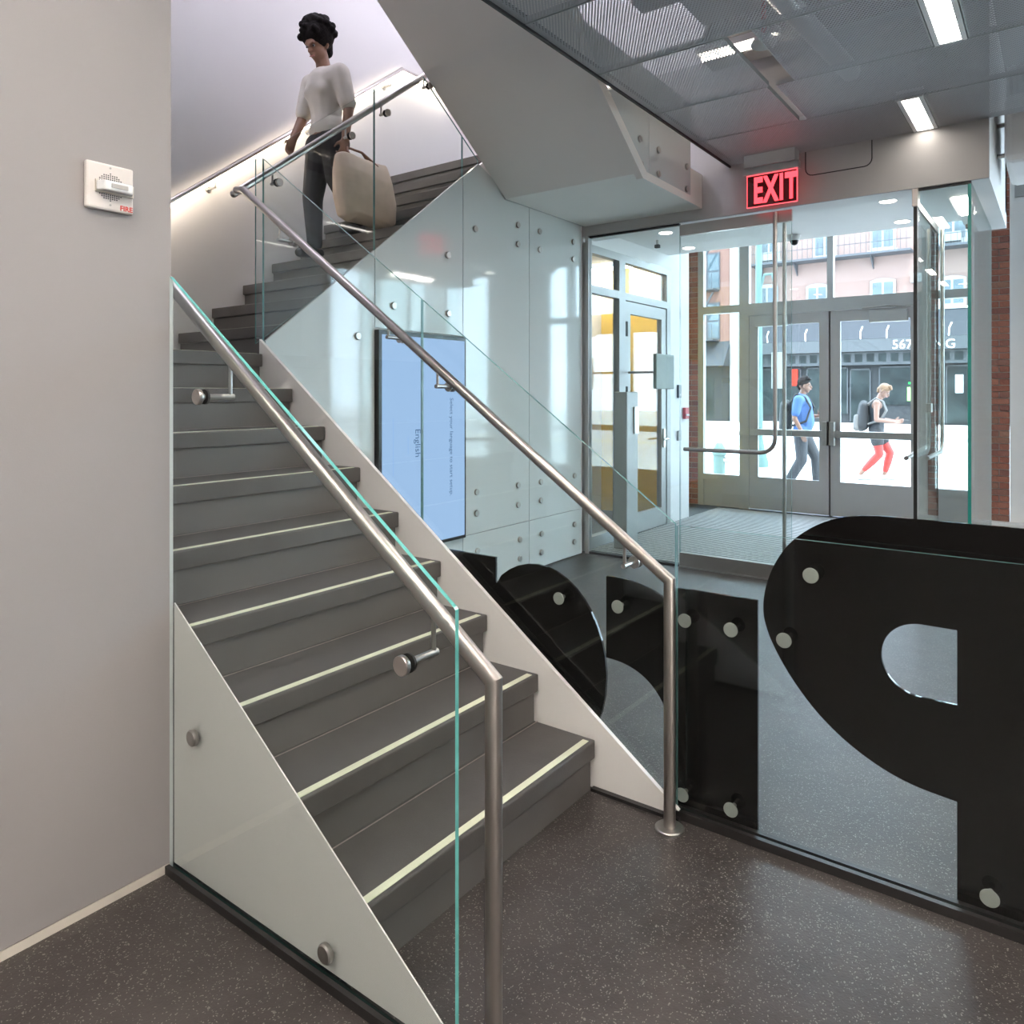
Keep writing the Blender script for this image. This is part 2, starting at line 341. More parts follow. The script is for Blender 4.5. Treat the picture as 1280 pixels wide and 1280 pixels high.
# access hatch seam on the header
mb = MB(); pts = [(-1.671, 3.50), (-1.671, 3.36)]+[(-1.671+.055*(1-math.cos(a)), 3.36-.055*math.sin(a)) for a in (.4, .8, 1.2, PI/2)]+[(-1.235-.0, 3.305)]+[(-1.235+.055*math.sin(a), 3.36-.055*math.cos(a)) for a in (.4, .8, 1.2, PI/2)]+[(-1.18, 3.5)]
mb.tube([(x, YD-.001, z) for x, z in pts], .004, 6)
tag(mb.build('access_hatch', M['framedark']), 'thin rounded outline of an access hatch in the white header beside the exit sign', 'hatch')

# ---- white glass panelled wall under flight 2
wp = S(MB().prism([(2.64, 0), (YD, 0), (YD, 3.55), (4.83, 3.52), (2.64, nz2(2.64)-.03)], 'x', XP-.06, XP-.03).build('wall_stair_panels', M['white']))
stand = proto(MB().lathe((0,0,0), [(.024, 0), (.026, .003), (.026, .012), (.022, .016)], 'x', 18), 'standoff', M['steel2'], True)
standY = proto(MB().lathe((0,0,0), [(.022, -.016), (.026, -.012), (.026, -.003), (.024, 0)], 'y', 18), 'standoff_y', M['steel2'], True)
discLetter = proto(MB().lathe((0,0,0), [(.0255, 0), (.0255, -.003), (.0245, -.004)][::-1], 'y', 24), 'letter_standoff', M['disc'], True)
G = .004
def wpanel(poly, ya, yb, lows):
    o = MB().prism(poly, 'x', XP-.03, XP-.012).build('glass_panel', [M['panelglass']], wp)
    for (y, z) in lows: inst(stand, 'standoff', (XP-.012, y, z), o)
    return o
dg = lambda y: nz2(y)+.0
yJ = [2.645, 3.505, 4.428, 5.322, YD-.05]
wpanel([(yJ[0], 0), (yJ[1]-G, 0), (yJ[1]-G, dg(yJ[1])), (yJ[0], dg(yJ[0]))], 0, 0, [(3.348, 1.931)])
wpanel([(yJ[1]+G, 2.0), (yJ[2]-G, 2.0), (yJ[2]-G, dg(yJ[2])), (yJ[1]+G, dg(yJ[1]))], 0, 0, [(3.677, 2.163), (4.252, 2.158), (4.247, 2.6)])
wpanel([(yJ[1]+G, 0.01), (yJ[2]-G, .01), (yJ[2]-G, .43), (yJ[1]+G, .43)], 0, 0, [(3.67, .30), (3.67, .14), (4.26, .30), (4.26, .14)])
wpanel([(yJ[2]+G, .446), (yJ[3]-G, .446), (yJ[3]-G, 3.175), (4.95, 3.175), (4.83, 3.30), (4.62, dg(4.62)), (yJ[2]+G, dg(yJ[2]))], 0, 0, [(4.573, 2.857), (5.148, 2.994), (5.148, 2.83), (4.59, .769), (4.59, .6), (5.152, .769), (5.152, .6)])
wpanel([(yJ[2]+G, .01), (yJ[3]-G, .01), (yJ[3]-G, .438), (yJ[2]+G, .438)], 0, 0, [(4.60, .30), (4.60, .135), (5.175, .30), (5.175, .135)])
wpanel([(yJ[3]+G, .446), (yJ[4], .446), (yJ[4], 3.175), (yJ[3]+G, 3.175)], 0, 0, [(5.475, 2.996), (5.475, 2.833), (6.04, 2.996), (6.04, 2.83), (5.496, .765), (5.496, .6), (6.065, .769), (6.065, .6)])
wpanel([(yJ[3]+G, .01), (yJ[4], .01), (yJ[4], .438), (yJ[3]+G, .438)], 0, 0, [(5.505, .30), (5.505, .135), (6.062, .305), (6.062, .14)])

# ================================================================== staircase
st = thing('staircase', 'dark grey staircase with pale nosing strips climbing to a landing and turning', 'staircase', (X1-.6, 1.93, 0))
def tread(x0, x1, y0, y1, z, dirn, strip=True, back=True):
    """one tread slab whose front edge is at x1 (dirn x) or y0 (dirn y)"""
    t = .034
    o = MB().box(x0, x1, y0, y1, z-.072, z).build('tread', M['tread'], st, bevel=.006)
    if dirn == 'x':
        if strip: MB().box(x1-.040, x1-.014, y0+.004, y1-.028, z, z+.0015).build('nosing_strip', M['strip'], o)
        if back: MB().box(x0+.022, x0+.027, y0+.002, y1-.002, z, z+.0012).build('joint_strip', M['pinkline'], o)
    else:
        if strip: MB().box(x0+.01, x1-.028, y0+.014, y0+.040, z, z+.0015).build('nosing_strip', M['strip'], o)
    return o
for i in range(8):
    x1 = X1-i*T1; z = R*(i+1)
    tread(x1-T1-.03, x1, YL+.012, 2.533, z, 'x')
for i in range(9):
    x1 = X1-i*T1-.018
    MB().box(x1-.02, x1, YL+.012, 2.525, R*i+(.0005 if i else 0), R*(i+1)-.071).build('riser', M['riser'], st)
# landing slab (step nine) and flight 2
lx = X1-8*T1
o = MB().box(XB+.003, lx, YL+.012, 2.533, 9*R-.072, 9*R).box(XB+.003, XP-.062, 2.533, Y10+.06, 9*R-.072, 9*R).build('landing', M['tread'], st, bevel=.006)
MB().box(lx-.040, lx-.014, YL+.014, 2.505, 9*R, 9*R+.0015).build('nosing_strip', M['strip'], o)
MB().box(XB+.004, lx-.03, YL+.012, 2.53, 9*R-.25, 9*R-.074).build('landing_underside', M['white'], st)
for n in range(10, 18):
    y0 = Y10+(n-10)*T2
    tread(XB+.003, XP-.062, y0, y0+T2+.03, n*R, 'y')
for n in range(10, 19):
    y0 = Y10+(n-10)*T2+.018
    MB().box(XB+.003, XP-.064, y0, y0+.02, (n-1)*R+.0005, n*R-.071).build('riser', M['riser'], st)
MB().box(XB+.003, XP-.062, Y10+8*T2, YD-.002, 18*R-.072, 18*R).build('landing', M['tread'], st, bevel=.006)
# stringers
su = lambda x: nz(x)+.055
MB().prism([(-3.66, 1.5), (-3.66, su(-3.66)), (-1.116, .024), (-1.116, .004), (-1.75, .004)], 'y', 2.538, 2.556).build('stringer', M['stringer'], st)
MB().prism([(-2.325, .025), (-2.325, .869), (-1.072, .0255)], 'y', YL-.002, YL+.002).build('stringer', M['stringer'], st)
MB().box(-1.48, -1.116, 2.515, 2.537, 0, .012).build('floor_edge_trim', M['dark'], st)

# flight 3 overhead: sloping soffit, flat landing soffit and its glass clad side
s3 = thing('upper_stair_flight', 'beige plastered underside of the upper stair flight slanting over the lobby', 'staircase', (-3.1, 5.0, 3.18))
zs = lambda y: 3.175+(4.962-y)*.718
MB().prism([(4.962, 3.175), (YD-.002, 3.175), (YD-.002, 3.47), (5.0, 3.47), (1.3, zs(1.3)+.33), (1.3, zs(1.3))], 'x', -3.738, -2.545).build('soffit', M['soffit'], s3)
mb = MB().prism([(4.99, 3.14), (YD-.32, 3.14), (YD-.32, 3.20), (5.05, 3.20), (2.0, zs(2.0)+.12), (2.0, zs(2.0)+.03)], 'x', -2.545, -2.49)
mb.build('soffit_edge_band', M['soffit'], s3)
for poly, sts in (([(4.17, zs(4.17)+.16), (4.93, 3.205), (5.117, 3.205), (5.117, 3.98), (4.17, 3.98)], [(4.501, 3.585), (4.962, 3.424), (4.985, 3.243)]),
                  ([(5.123, 3.205), (YD-.34, 3.205), (YD-.34, 3.98), (5.123, 3.98)], [(5.275, 3.425), (5.275, 3.24), (5.811, 3.428), (5.811, 3.244)])):
    o = MB().prism(poly, 'x', -2.525, -2.508).build('glass_panel', M['panelglass'], s3)
    for y, z in sts: inst(stand, 'standoff', (-2.508, y, z), o)
MB().box(-3.75, -3.738, 4.962, YD, 3.175, 3.55).build('soffit_side', M['frame'], s3)

# ================================================================== glass balustrades
def gpane(parent, poly, ax, a, b, mats=None): return MB().pane(poly, ax, a, b).build('glass_pane', mats or GS, parent)
g1 = thing('glass_balustrade', 'clear glass balustrade with teal edges beside the white wall, nearest the viewer', 'balustrade', (-1.7, YL, 0), 'stair glass balustrades')
gt = lambda x: 1.060+(-1.109-x)*.7135
gpane(g1, [(-2.326, .004), (-1.106, .004), (-1.106, 1.058), (-1.111, 1.064), (-2.326, gt(-2.326))], 'y', YL-.017, YL-.005, [M['glass'], M['edge'], M['panelglass']])
for p_ in g1.children[0].data.polygons:
    if p_.normal.x < -.9: p_.material_index = 2
MB().box(-2.327, -1.0, YL-.032, YL-.018, 0, .026).box(-2.327, -1.0, YL-.0045, YL-.0025, 0, .02).build('floor_track', M['dark'], g1)
for x, z in ((-2.177, .478), (-1.546, .089)): inst(standY, 'standoff', (x, YL-.017, z), g1)
g2 = thing('glass_balustrade', 'clear sloping glass balustrade in joined panes along the far side of the stair', 'balustrade', (-2.4, YR, 0), 'stair glass balustrades')
gr = lambda x: 1.068+(-1.145-x)*.7235
yg0, yg1 = 2.558, 2.570
for xa, xb in ((-3.66, -2.427), (-2.421, -1.148)):
    gpane(g2, [(xa, max(.03, su(xa)-.12)), (xb, max(.03, su(xb)-.12)), (xb, gr(xb)), (xa, gr(xa))], 'y', yg0, yg1)
g3 = thing('glass_balustrade', 'long level glass guard screen carrying the black lettering on the lobby floor', 'balustrade', (.2, YR, 0), 'stair glass balustrades')
for xa, xb in ((-1.142, .26), (.266, 1.6)): gpane(g3, [(xa, .019), (xb, .019), (xb, 1.064), (xa, 1.064)], 'y', yg0, yg1)
MB().box(-1.142, 1.6, 2.537, 2.556, 0, .03).box(-1.142, 1.6, 2.572, 2.592, 0, .03).box(-1.142, 1.6, 2.556, 2.572, 0, .018).build('floor_track', M['dark'], g3)
g4 = thing('glass_balustrade', 'tall glass balustrade of the upper flight in front of the descending woman', 'balustrade', (XP, 3.5, 1.9), 'stair glass balustrades')
top4 = lambda y: 2.93+(y-2.6)*.765
for ya, yb in ((2.585, 3.505), (3.511, 4.425), (4.431, 4.62)):
    poly = [(ya, max(1.8, nz2(ya)-.02) if ya > 2.65 else 1.84), (yb, nz2(yb)-.02), (yb, min(top4(yb), zs(yb)-.004)), (min(yb, 3.99), min(top4(min(yb, 3.99)), zs(min(yb, 3.99))-.004)), (ya, min(top4(ya), zs(ya)-.004))]
    if yb <= 3.99: poly.pop(3)
    elif ya >= 3.99: poly.pop(3)
    gpane(g4, poly, 'x', XP-.029, XP-.017)

# ================================================================== handrails
rr = .0212
def bracket(parent, rail_pt, disc_pt, n):
    """stem down from the rail, arm to a disc clamped on the glass; n is the glass normal axis"""
    rx, ry, rz = rail_pt; dx, dy, dz = disc_pt
    mb = MB().cyl((rx, ry, rz), (rx, ry, dz), .0065, 12).cyl((rx+(.012 if n == 'x' else 0)*(-1 if dx > rx else 1), ry+(.012 if n == 'y' else 0)*(-1 if dy > ry else 1), dz), (dx if n == 'x' else rx, dy if n == 'y' else ry, dz), .0095, 14)
    o = mb.build('bracket', M['steel2'], parent, smooth=True)
    m2 = MB(); s_ = 1 if (dx-rx if n == 'x' else dy-ry) > 0 else -1
    c = (dx, ry, dz) if n == 'x' else (rx, dy, dz)
    m2.lathe(c, [(.0235, s_*.009), (.0245, s_*.011), (.0245, s_*.021), (.0225, s_*.023)] if s_ > 0 else [(.0225, s_*.023), (.0245, s_*.021), (.0245, s_*.011), (.0235, s_*.009)], n, 22)
    m2.build('clamp_disc', M['steel'], o, smooth=True)
    m3 = MB(); m3.lathe(c, sorted([(.0235, -s_*.012), (.0235, -s_*.005)], key=lambda q: q[1]), n, 20); rose = 'lettering' in parent['label']; m3.build('rose' if rose else 'gasket', M['steel2' if rose else 'rubber'], o, smooth=True)
yl, yr = 1.385, 2.464
h1 = thing('handrail', 'brushed steel handrail with post in front of the nearest glass edge', 'handrail', (-1.079, yl, 0), 'stair handrails')
l1 = lambda x: .872+(-1.079-x)*.738
MB().tube([(-1.079, yl, 0), (-1.079, yl, l1(-1.079)), (-3.62, yl, l1(-3.62)), (-3.9, yl, l1(-3.62))], rr, 24).build('rail', M['steel'], h1, smooth=True)
MB().lathe((-1.079, yl, 0), [(.043, 0), (.043, .006), (.040, .009)], 'z', 24).build('base_flange', M['steel2'], h1, smooth=True)
for x, z in ((-2.152, 1.539), (-1.27, .899)): bracket(h1, (x, yl, l1(x)), (x, YL-.006, z), 'y')
h2 = thing('handrail', 'brushed steel handrail and post standing at the black lettering', 'handrail', (-1.126, yr, 0), 'stair handrails')
l2 = lambda x: .884+(-1.128-x)*.7035
MB().tube([(-1.126, yr, 0), (-1.126, yr, l2(-1.128)), (-3.70, yr, l2(-3.70)), (-3.80, yr+.02, l2(-3.70)+.02)], rr, 24).build('rail', M['steel'], h2, smooth=True)
MB().lathe((-1.126, yr, 0), [(.052, 0), (.052, .006), (.048, .009)], 'z', 24).build('base_flange', M['steel2'], h2, smooth=True)
for x, z in ((-3.37, l2(-3.37)-.085), (-2.545, 1.815), (-2.235, 1.582), (-1.305, .912)): bracket(h2, (x, yr, l2(x)), (x, yg0-.012, z), 'y')
h3 = thing('handrail', 'brushed steel handrail of the upper flight behind its glass', 'handrail', (-3.815, 3.2, 2.7), 'stair handrails')
xr = -3.812; l3 = lambda y: 2.735+(y-2.53)*.770
MB().tube([(xr, 2.475, l3(2.475)), (xr, 5.2, l3(5.2))], rr, 24).build('rail', M['steel'], h3, smooth=True)
MB().ball((xr, 2.475, l3(2.475)), .0212, 16, 8).build('end_cap', M['steel'], h3, smooth=True)
for y in (2.735, 3.30, 3.62, 4.05): bracket(h3, (xr, y, l3(y)), (XP-.020, y, l3(y)-.085), 'x')
h4 = thing('lit_handrail', 'wall handrail with a glowing warm light strip beneath along the stair wall', 'handrail', (XB+.08, 3.8, 2.6))
xw = XB+.085; l4 = lambda y: 2.885+(y-2.727)*.757
pts4 = [(xw, 2.3, l4(2.3)), (xw, 4.9, l4(4.9)), (xw, 5.6, l4(4.9))]
MB().tube(pts4, .021, 20).build('rail', M['steel'], h4, smooth=True)
MB().tube([(p[0]+.004, p[1], p[2]-.024) for p in pts4], .016, 12).build('light_strip', M['led'], h4, smooth=True)
for y in (3.02, 3.9, 4.75):
    o = MB().cyl((xw, y, l4(y)), (xw, y, l4(y)-.08), .006, 10).cyl((xw+.01, y, l4(y)-.08), (XB, y, l4(y)-.08), .008, 10).build('bracket', M['steel2'], h4, smooth=True)
    MB().lathe((XB, y, l4(y)-.08), [(.024, 0), (.024, .006)], 'x', 18).build('wall_disc', M['steel2'], o)

# ================================================================== black letters behind the guard glass
y0l, y1l = 2.612, 2.624
def arc(cx, cz, rx, rz, a0, a1, n): return [(cx+rx*math.cos(math.radians(a0+(a1-a0)*i/n)), cz+rz*math.sin(math.radians(a0+(a1-a0)*i/n))) for i in range(n+1)]
def letter(name, label, poly, discs):
    t = thing(name, label, 'sign letter', (sum(p[0] for p in poly)/len(poly), y0l, 0), 'black letters on the glass guard')
    MB().prism(poly, 'y', y0l, y1l).build('letter_plate', M['black'], t)
    for x, z in discs: inst(discLetter, 'standoff_disc', (x, yg1+.0045, z), t)
    for x, z in discs: MB().cyl((x, yg1+.0046, z), (x, y0l, z), .008, 10).build('standoff_rod', M['steel2'], t)
zt = 1.158; zc = .738
outer = [(-.258, .0), (-.258, .314)]+[(-.36, .325), (-.44, .345), (-.52, .38), (-.60, .43), (-.68, .50), (-.755, .592), (-.805, .675), (-.832, .74), (-.842, .80), (-.832, .88), (-.80, .965), (-.745, 1.045), (-.665, 1.108), (-.575, 1.145), (-.47, zt)]+[(.045, zt), (.045, 0)]
hole = [(-.258, .61), (-.39, .606), (-.434, .622), (-.458, .658), (-.4665, .72), (-.458, .775), (-.434, .812), (-.39, .83), (-.258, .833)]
hole = [(-.258, .606)]+arc(-.354, .7195, .1125, .1135, 270, 90, 22)+[(-.258, .833)]
def smooth_pts(p, n=4):
    out = []
    for i in range(len(p)-1):
        a, b, c, d = p[max(0, i-1)], p[i], p[i+1], p[min(len(p)-1, i+2)]
        for k in range(n):
            t = k/n; out.append(tuple(.5*(2*b[j]+(c[j]-a[j])*t+(2*a[j]-5*b[j]+4*c[j]-d[j])*t*t+(3*b[j]-a[j]-3*c[j]+d[j])*t**3) for j in (0, 1)))
    return out+[p[-1]]
# keyhole: walk the stem edge up to the counter, round it and back
polyP = [(-.258, 0)]+smooth_pts(outer[1:-2])+[(.045, zt), (.045, .72), (-.2579, .72), (-.258, .833)]+hole[1:-1][::-1]+[(-.258, .606), (-.2579, .719), (.045, .719), (.045, 0)]
letter('letter_plate_p', 'tallest black mirrored capital letter on the glass guard with a D-shaped opening', polyP, [(-.673, .946), (-.76, .714), (-.172, .078)])
rp = [(-.861, .0), (-.861, .824), (-1.166, .822), (-1.166, .745)]+smooth_pts([(-1.21, .772), (-1.27, .798), (-1.34, .816), (-1.40, .822), (-1.466, .822)])+smooth_pts([(-1.466, .497), (-1.40, .492), (-1.33, .472), (-1.27, .434), (-1.22, .372), (-1.19, .29), (-1.176, .2)])+[(-1.172, 0)]
letter('letter_plate_r', 'black mirrored lowercase letter with a curved arm behind the steel post', rp, [(-1.117, .716), (-.944, .715), (-1.127, .073), (-.944, .079), (-1.394, .72)])
ao = [(-2.32, 0), (-2.024, 0), (-2.024, .1)]+arc(-1.80, .415, .335, .408, 228, 492, 22)+[(-2.024, .70), (-2.024, .824), (-2.32, .824)]
ao = [(-2.32, 0), (-2.024, 0), (-2.024, .1)]+arc(-1.80, .415, .335, .408, 235, 360, 12)+[(-1.82, .3651)]+arc(-1.94, .365, .12, .10, 0, -355, 16)+[(-1.82, .3649), (-1.465, .416)]+arc(-1.80, .415, .335, .408, 3, 125, 14)+[(-2.024, .70), (-2.024, .824), (-2.32, .824)]
letter('letter_plate_a', 'black mirrored round letter with a stem seen behind the white stair stringer', ao, [(-1.666, .708)])

# ================================================================== things on the left wall
fa = thing('fire_alarm', 'white wall fire alarm with strobe and red lettering', 'fire alarm', (-2.327, 1.083, 2.10))
xw0 = -2.327
pl = MB().prism([(1.014, 2.10), (1.153, 2.10), (1.153, 2.24), (1.014, 2.24)], 'x', xw0, xw0+.020).build('faceplate', M['beige'], fa, bevel=.006)
pl.data.materials[0] = pbr('alarm_plastic', (.76, .70, .66), .45)
mb = MB()
for iy in range(-6, 7):
    for iz in range(-7, 8):
        if iy*iy+iz*iz*.8 < 40 and abs(iz) > 2:
            y, z = 1.083+iy*.0062, 2.170+iz*.0058; mb.box(xw0+.0201, xw0+.0206, y-.0017, y+.0017, z-.0017, z+.0017)
tag(mb.build('speaker_grille', M['blackp'], fa), kind='stuff')
MB().prism([(1.038, 2.150), (1.150, 2.150), (1.150, 2.186), (1.038, 2.186)], 'x', xw0+.0202, xw0+.026).build('strobe_base', M['beige'], fa)
o = MB().prism([(1.038, xw0+.0262), (1.146, xw0+.0262), (1.134, xw0+.055), (1.052, xw0+.055)], 'z', 2.153, 2.183)
o.v = [(p[1], p[0], p[2]) for p in o.v]; o.f = [q[::-1] for q in o.f]; o = o.build('strobe_lens', M['clearlens'], fa, bevel=.004)
MB().box(xw0+.0555, xw0+.058, 1.070, 1.118, 2.162, 2.174).build('flash_tube', M['steel2'], o)
for z in (2.117, 2.228): MB().lathe((xw0+.020, 1.083, z), [(.003, 0), (.003, .001)], 'x', 10).build('screw', M['steel2'], fa)
text('fire_lettering', 'FIRE', .021, frame((xw0+.0203, 1.111, 2.107), (0,1,0), (0,0,1)), pbr('alarm_red', (.72, .06, .05), .5), fa, .0003, bold=.0006)

# display screen in the panelled wall
tv = thing('display_screen', 'upright flat display showing a pale blue screen with sideways text', 'screen', (XP, 3.96, .44))
MB().box(XP-.029, XP+.022, 3.511, 4.422, .438, 1.985).build('bezel', M['blackp'], tv)
MB().box(XP+.0222, XP+.0235, 3.538, 4.405, .462, 1.955).build('screen', M['screen'], tv)
dn = ((0,0,-1), (0,1,0)); xs = XP+.0236
text('screen_heading', 'Select your language to start setup.', .052, frame((xs, 4.235, 1.52), *dn), M['screentext'], tv, .0004)
text('screen_option', 'English', .075, frame((xs, 3.862, 1.30), *dn), M['screentext'], tv, .0004)
MB().box(xs, xs+.0004, 3.785, 3.790, 1.12, 1.25).build('screen_rule', M['screentext'], tv)
MB().box(xs, xs+.0004, 3.640, 3.6455, .98, 1.38).build('screen_footnote', M['screentext'], tv)
for o in tv.children:
    if o.name.startswith(('screen_rule', 'screen_footnote')): o.data.materials[0] = emis('display_faint_text', (.20, .34, .60), .9)

# ================================================================== perforated ceiling
rows = {0: (2.43, 3.195), 1: (3.205, 3.965), 2: (3.975, 4.765), 3: (4.775, 5.49), 4: (5.50, 6.235)}
rows.update({-1: (1.66, 2.42), -2: (.89, 1.65), -3: (.12, .88), -4: (-.65, .11), -5: (-1.42, -.66), -6: (-2.19, -1.43), -7: (-2.96, -2.2)})
layout = {4: [(-2.285, -.90), (-.73, .62), (.79, 2.0)], 3: [(-2.285, -1.515), (-1.46, .05), (.06, 1.5)], 2: [(-2.285, -1.50), (-1.345, -.585), (-.415, .36), (.53, 2.0)],
          1: [(-2.285, -.01), (0, 1.5)], 0: [(-2.285, -1.2), (-1.03, .2), (.21, 1.5)]}
lights = [(-.815, 4), (.705, 4), (-.50, 2), (.445, 2), (-1.115, 0)]+[(-.6, r_) for r_ in (-2, -3, -4, -5, -6, -7)]+[(.9, r_) for r_ in (-1, -3, -5, -7)]+[(2.4, r_) for r_ in (-1, -2, -3, -4, -5, -6, -7)]+[(2.4, 1), (2.4, 3), (3.9, 3), (3.9, 0)]+[(3.9, r_) for r_ in (-1, -2, -3, -4, -5, -6, -7)]+[(-1.7, r_) for r_ in (-3, -5, -7)]  # most of these lamps are unseen, added to brighten walls, stringer and soffit
for r_, (ya, yb) in rows.items():
    for xa, xb in layout.get(r_, [(-2.285, -1.8), (-1.6, -.7), (-.5, .8), (1.0, 2.3), (2.5, 3.8), (4.0, 4.5)]):
        o = MB().box(xa, xb, ya, yb, 3.500, 3.503).build('perforated_panel', M['grille'], ceil)
        e = .006
        MB().box(xa, xb, ya, ya+e, 3.4995, 3.53).box(xa, xb, yb-e, yb, 3.4995, 3.53).box(xa, xa+e, ya+e, yb-e, 3.4995, 3.53).box(xb-e, xb, ya+e, yb-e, 3.4995, 3.53).build('panel_rim', M['frame'], o)
MB().box(-2.30, -2.287, -3, YD, 3.485, 3.56).build('ceiling_edge_trim', M['gridedge'], ceil)
for k, (x, r_) in enumerate(lights):
    ya, yb = rows[r_]
    lab = {0: 'glowing linear ceiling light above the entrance header', 2: 'glowing linear ceiling light at the upper picture edge'}.get(k, 'added linear luminaire outside the picture, brightening the lobby from the perforated ceiling')
    t = thing('ceiling_light', lab, 'ceiling light', (x, (ya+yb)/2, 3.5), 'linear ceiling lights')
    MB().box(x-.050, x+.050, ya+.02, yb-.02, 3.506, 3.512).build('diffuser', M['lampdim' if r_ == 4 else 'lamp'], t)
    MB().box(x-.078, x-.052, ya+.005, yb, 3.494, 3.56).box(x+.052, x+.078, ya+.005, yb, 3.494, 3.56).box(x-.052, x+.052, ya+.005, yb, 3.5125, 3.56).box(x-.052, x+.052, ya+.005, ya+.018, 3.494, 3.5125).box(x-.052, x+.052, yb-.018, yb, 3.494, 3.5125).build('housing', M['white'], t)
# services above the mesh
tb = thing('tube_light', 'bare glowing tube lamp shining through the perforated ceiling near the stair', 'tube light', (-1.85, 5.0, 4.0))
MB().cyl((-2.14, 5.25, 4.02), (-1.62, 5.25, 4.02), .022, 12).build('tube', M['tube'], tb, smooth=True)
MB().box(-2.18, -1.58, 5.22, 5.28, 4.05, 4.10).build('batten', M['white'], tb)
for i, (y, z) in enumerate(((3.62, 4.2), (4.45, 4.1), (5.7, 4.15))):
    S(MB().box(-2.27, 4.5, y-.09, y+.09, z, 4.45).build('beam_%d' % (i+1), M['plenum']))
tag(MB().tube([(-2.1, 2.6, 4.0), (-1.45, 4.0, 4.0), (-1.3, 6.1, 4.0)], .07, 14).build('conduit_pipe', M['steel2'], smooth=True), 'grey pipe running above the perforated ceiling', 'pipe')
sk = thing('ceiling_speaker', 'round pale ceiling device in the open slot of the perforated ceiling', 'speaker', (-1.42, 4.42, 3.62))
MB().lathe((-1.415, 4.40, 3.60), [(.075, 0), (.075, .01), (.05, .05)], 'z', 20).build('disc', M['white'], sk, smooth=True)
MB().cyl((-1.415, 4.40, 3.65), (-1.415, 4.40, 4.45), .015, 8).build('stem', M['redpaint'], sk)
for k, (x, y) in enumerate(((-4.5, 2.2), (-2.75, 2.2), (-4.5, 4.8), (-3.1, 5.6))):  # unseen lamps added in place of daylight from the floor above
    t = thing('stairwell_fill', 'added unseen cool white panel standing in for daylight high in the stairwell', 'ceiling light', (x, y, ZTOP-.04), 'stairwell fill lights')
    MB().box(x-.3, x+.3, y-.3, y+.3, ZTOP-.03, ZTOP-.02).build('diffuser', M['lampcool'], t); MB().box(x-.32, x+.32, y-.32, y+.32, ZTOP-.019, ZTOP).build('housing', M['white'], t)

# exit sign
ex = thing('exit_sign', 'red glowing EXIT sign of clear acrylic hung under the ceiling', 'exit sign', (-1.9, 6.1, 3.08))
MB().box(-2.105, -1.70, 6.04, 6.16, 3.40, 3.497).build('housing', M['frame'], ex)
MB().box(-2.125, -1.68, 6.07, 6.13, 3.345, 3.40).build('light_bar', M['frame'], ex)
MB().box(-2.095, -1.70, 6.095, 6.105, 3.085, 3.345).build('acrylic_pane', M['acryl'], ex)
MB().box(-2.095, -1.70, 6.0935, 6.1065, 3.079, 3.0848).box(-1.7, -1.695, 6.0935, 6.1065, 3.079, 3.345).box(-2.1, -2.095, 6.0935, 6.1065, 3.079, 3.345).box(-2.095, -1.70, 6.093, 6.107, 3.338, 3.3448).build('glowing_edge', emis('exit_edge_glow', (1, .10, .12), 1.3), ex)
text('exit_lettering', 'EXIT', .285, frame((-2.045, 6.0945, 3.118), (1,0,0), (0,0,1)), M['red'], ex, .0015, bold=.011, sx=.53, spc=1.16)

# ================================================================== inner glass doors and sidelight
d1 = S(thing('door_1', 'closed clear glass pivot door with L-shaped steel pull', None, (-2.28, YD, 0)))
MB().pane([(-2.762, .128), (-1.79, .128), (-1.79, 2.965), (-2.762, 2.965)], 'y', YD+.03, YD+.042).build('door_pane', GD, d1)
MB().box(-2.762, -1.785, YD+.018, YD+.054, 2.965, 3.062).build('top_rail', M['steel'], d1)
MB().box(-2.762, -1.79, YD+.016, YD+.056, .012, .128).build('bottom_rail', M['steel'], d1)
c1 = [(-1.905, YD-.03, 3.045), (-1.905, YD-.03, 1.18)]+[(-1.905-.12*(1-math.cos(a)), YD-.03, 1.18-.12*math.sin(a)) for a in (.3, .6, .9, 1.2, PI/2)]+[(-2.70, YD-.03, 1.06)]
MB().tube(c1, .017, 16).build('pull_handle', M['steel'], d1, smooth=True)
MB().tube([(-1.868, YD+.10, 3.05), (-1.868, YD+.10, .14)], .016, 14).build('pull_bar', M['steel2'], d1, smooth=True)
MB().cyl((-1.905, YD-.03, 2.6), (-1.905, YD+.03, 2.6), .008, 8).cyl((-2.6, YD-.03, 1.06), (-2.6, YD+.03, 1.06), .008, 8).build('handle_stud', M['steel2'], d1)
d2 = S(thing('door_2', 'open glass pivot door leaf swung into the entrance', None, (-.886, YD+.6, 0)))
MB().pane([(YD+.02, .128), (7.47, .128), (7.47, 2.95), (YD+.02, 2.95)], 'x', -.892, -.880).build('door_pane', [M['glass_door'], pbr('dark_glass_edge', (.012, .03, .03), .12)], d2)
MB().box(-.898, -.874, YD+.06, 7.46, 2.95, 3.0).build('top_rail', M['steel'], d2)
MB().box(-.898, -.874, YD+.008, YD+.019, .012, 2.945).build('edge_seal', M['rubber'], d2)
MB().box(-.906, -.866, YD-.01, YD+.09, 2.945, 3.075).build('pivot_fitting', M['steel'], d2, bevel=.004)
MB().box(-.904, -.868, YD+.02, 7.47, .012, .128).build('bottom_rail', M['steel'], d2)
c2 = [(-.83, 7.3, 2.97), (-.83, 7.3, 1.18)]+[(-.83, 7.3-.12*(1-math.cos(a)), 1.18-.12*math.sin(a)) for a in (.3, .6, .9, 1.2, PI/2)]+[(-.83, 6.42, 1.06)]
MB().tube(c2, .016, 14).build('pull_handle', M['steel2'], d2, smooth=True)
MB().tube([(-.94, 7.3, 2.97), (-.94, 7.3, 1.10), (-.94, 6.2, 1.07)], .016, 14).build('pull_handle', M['steel'], d2, smooth=True)
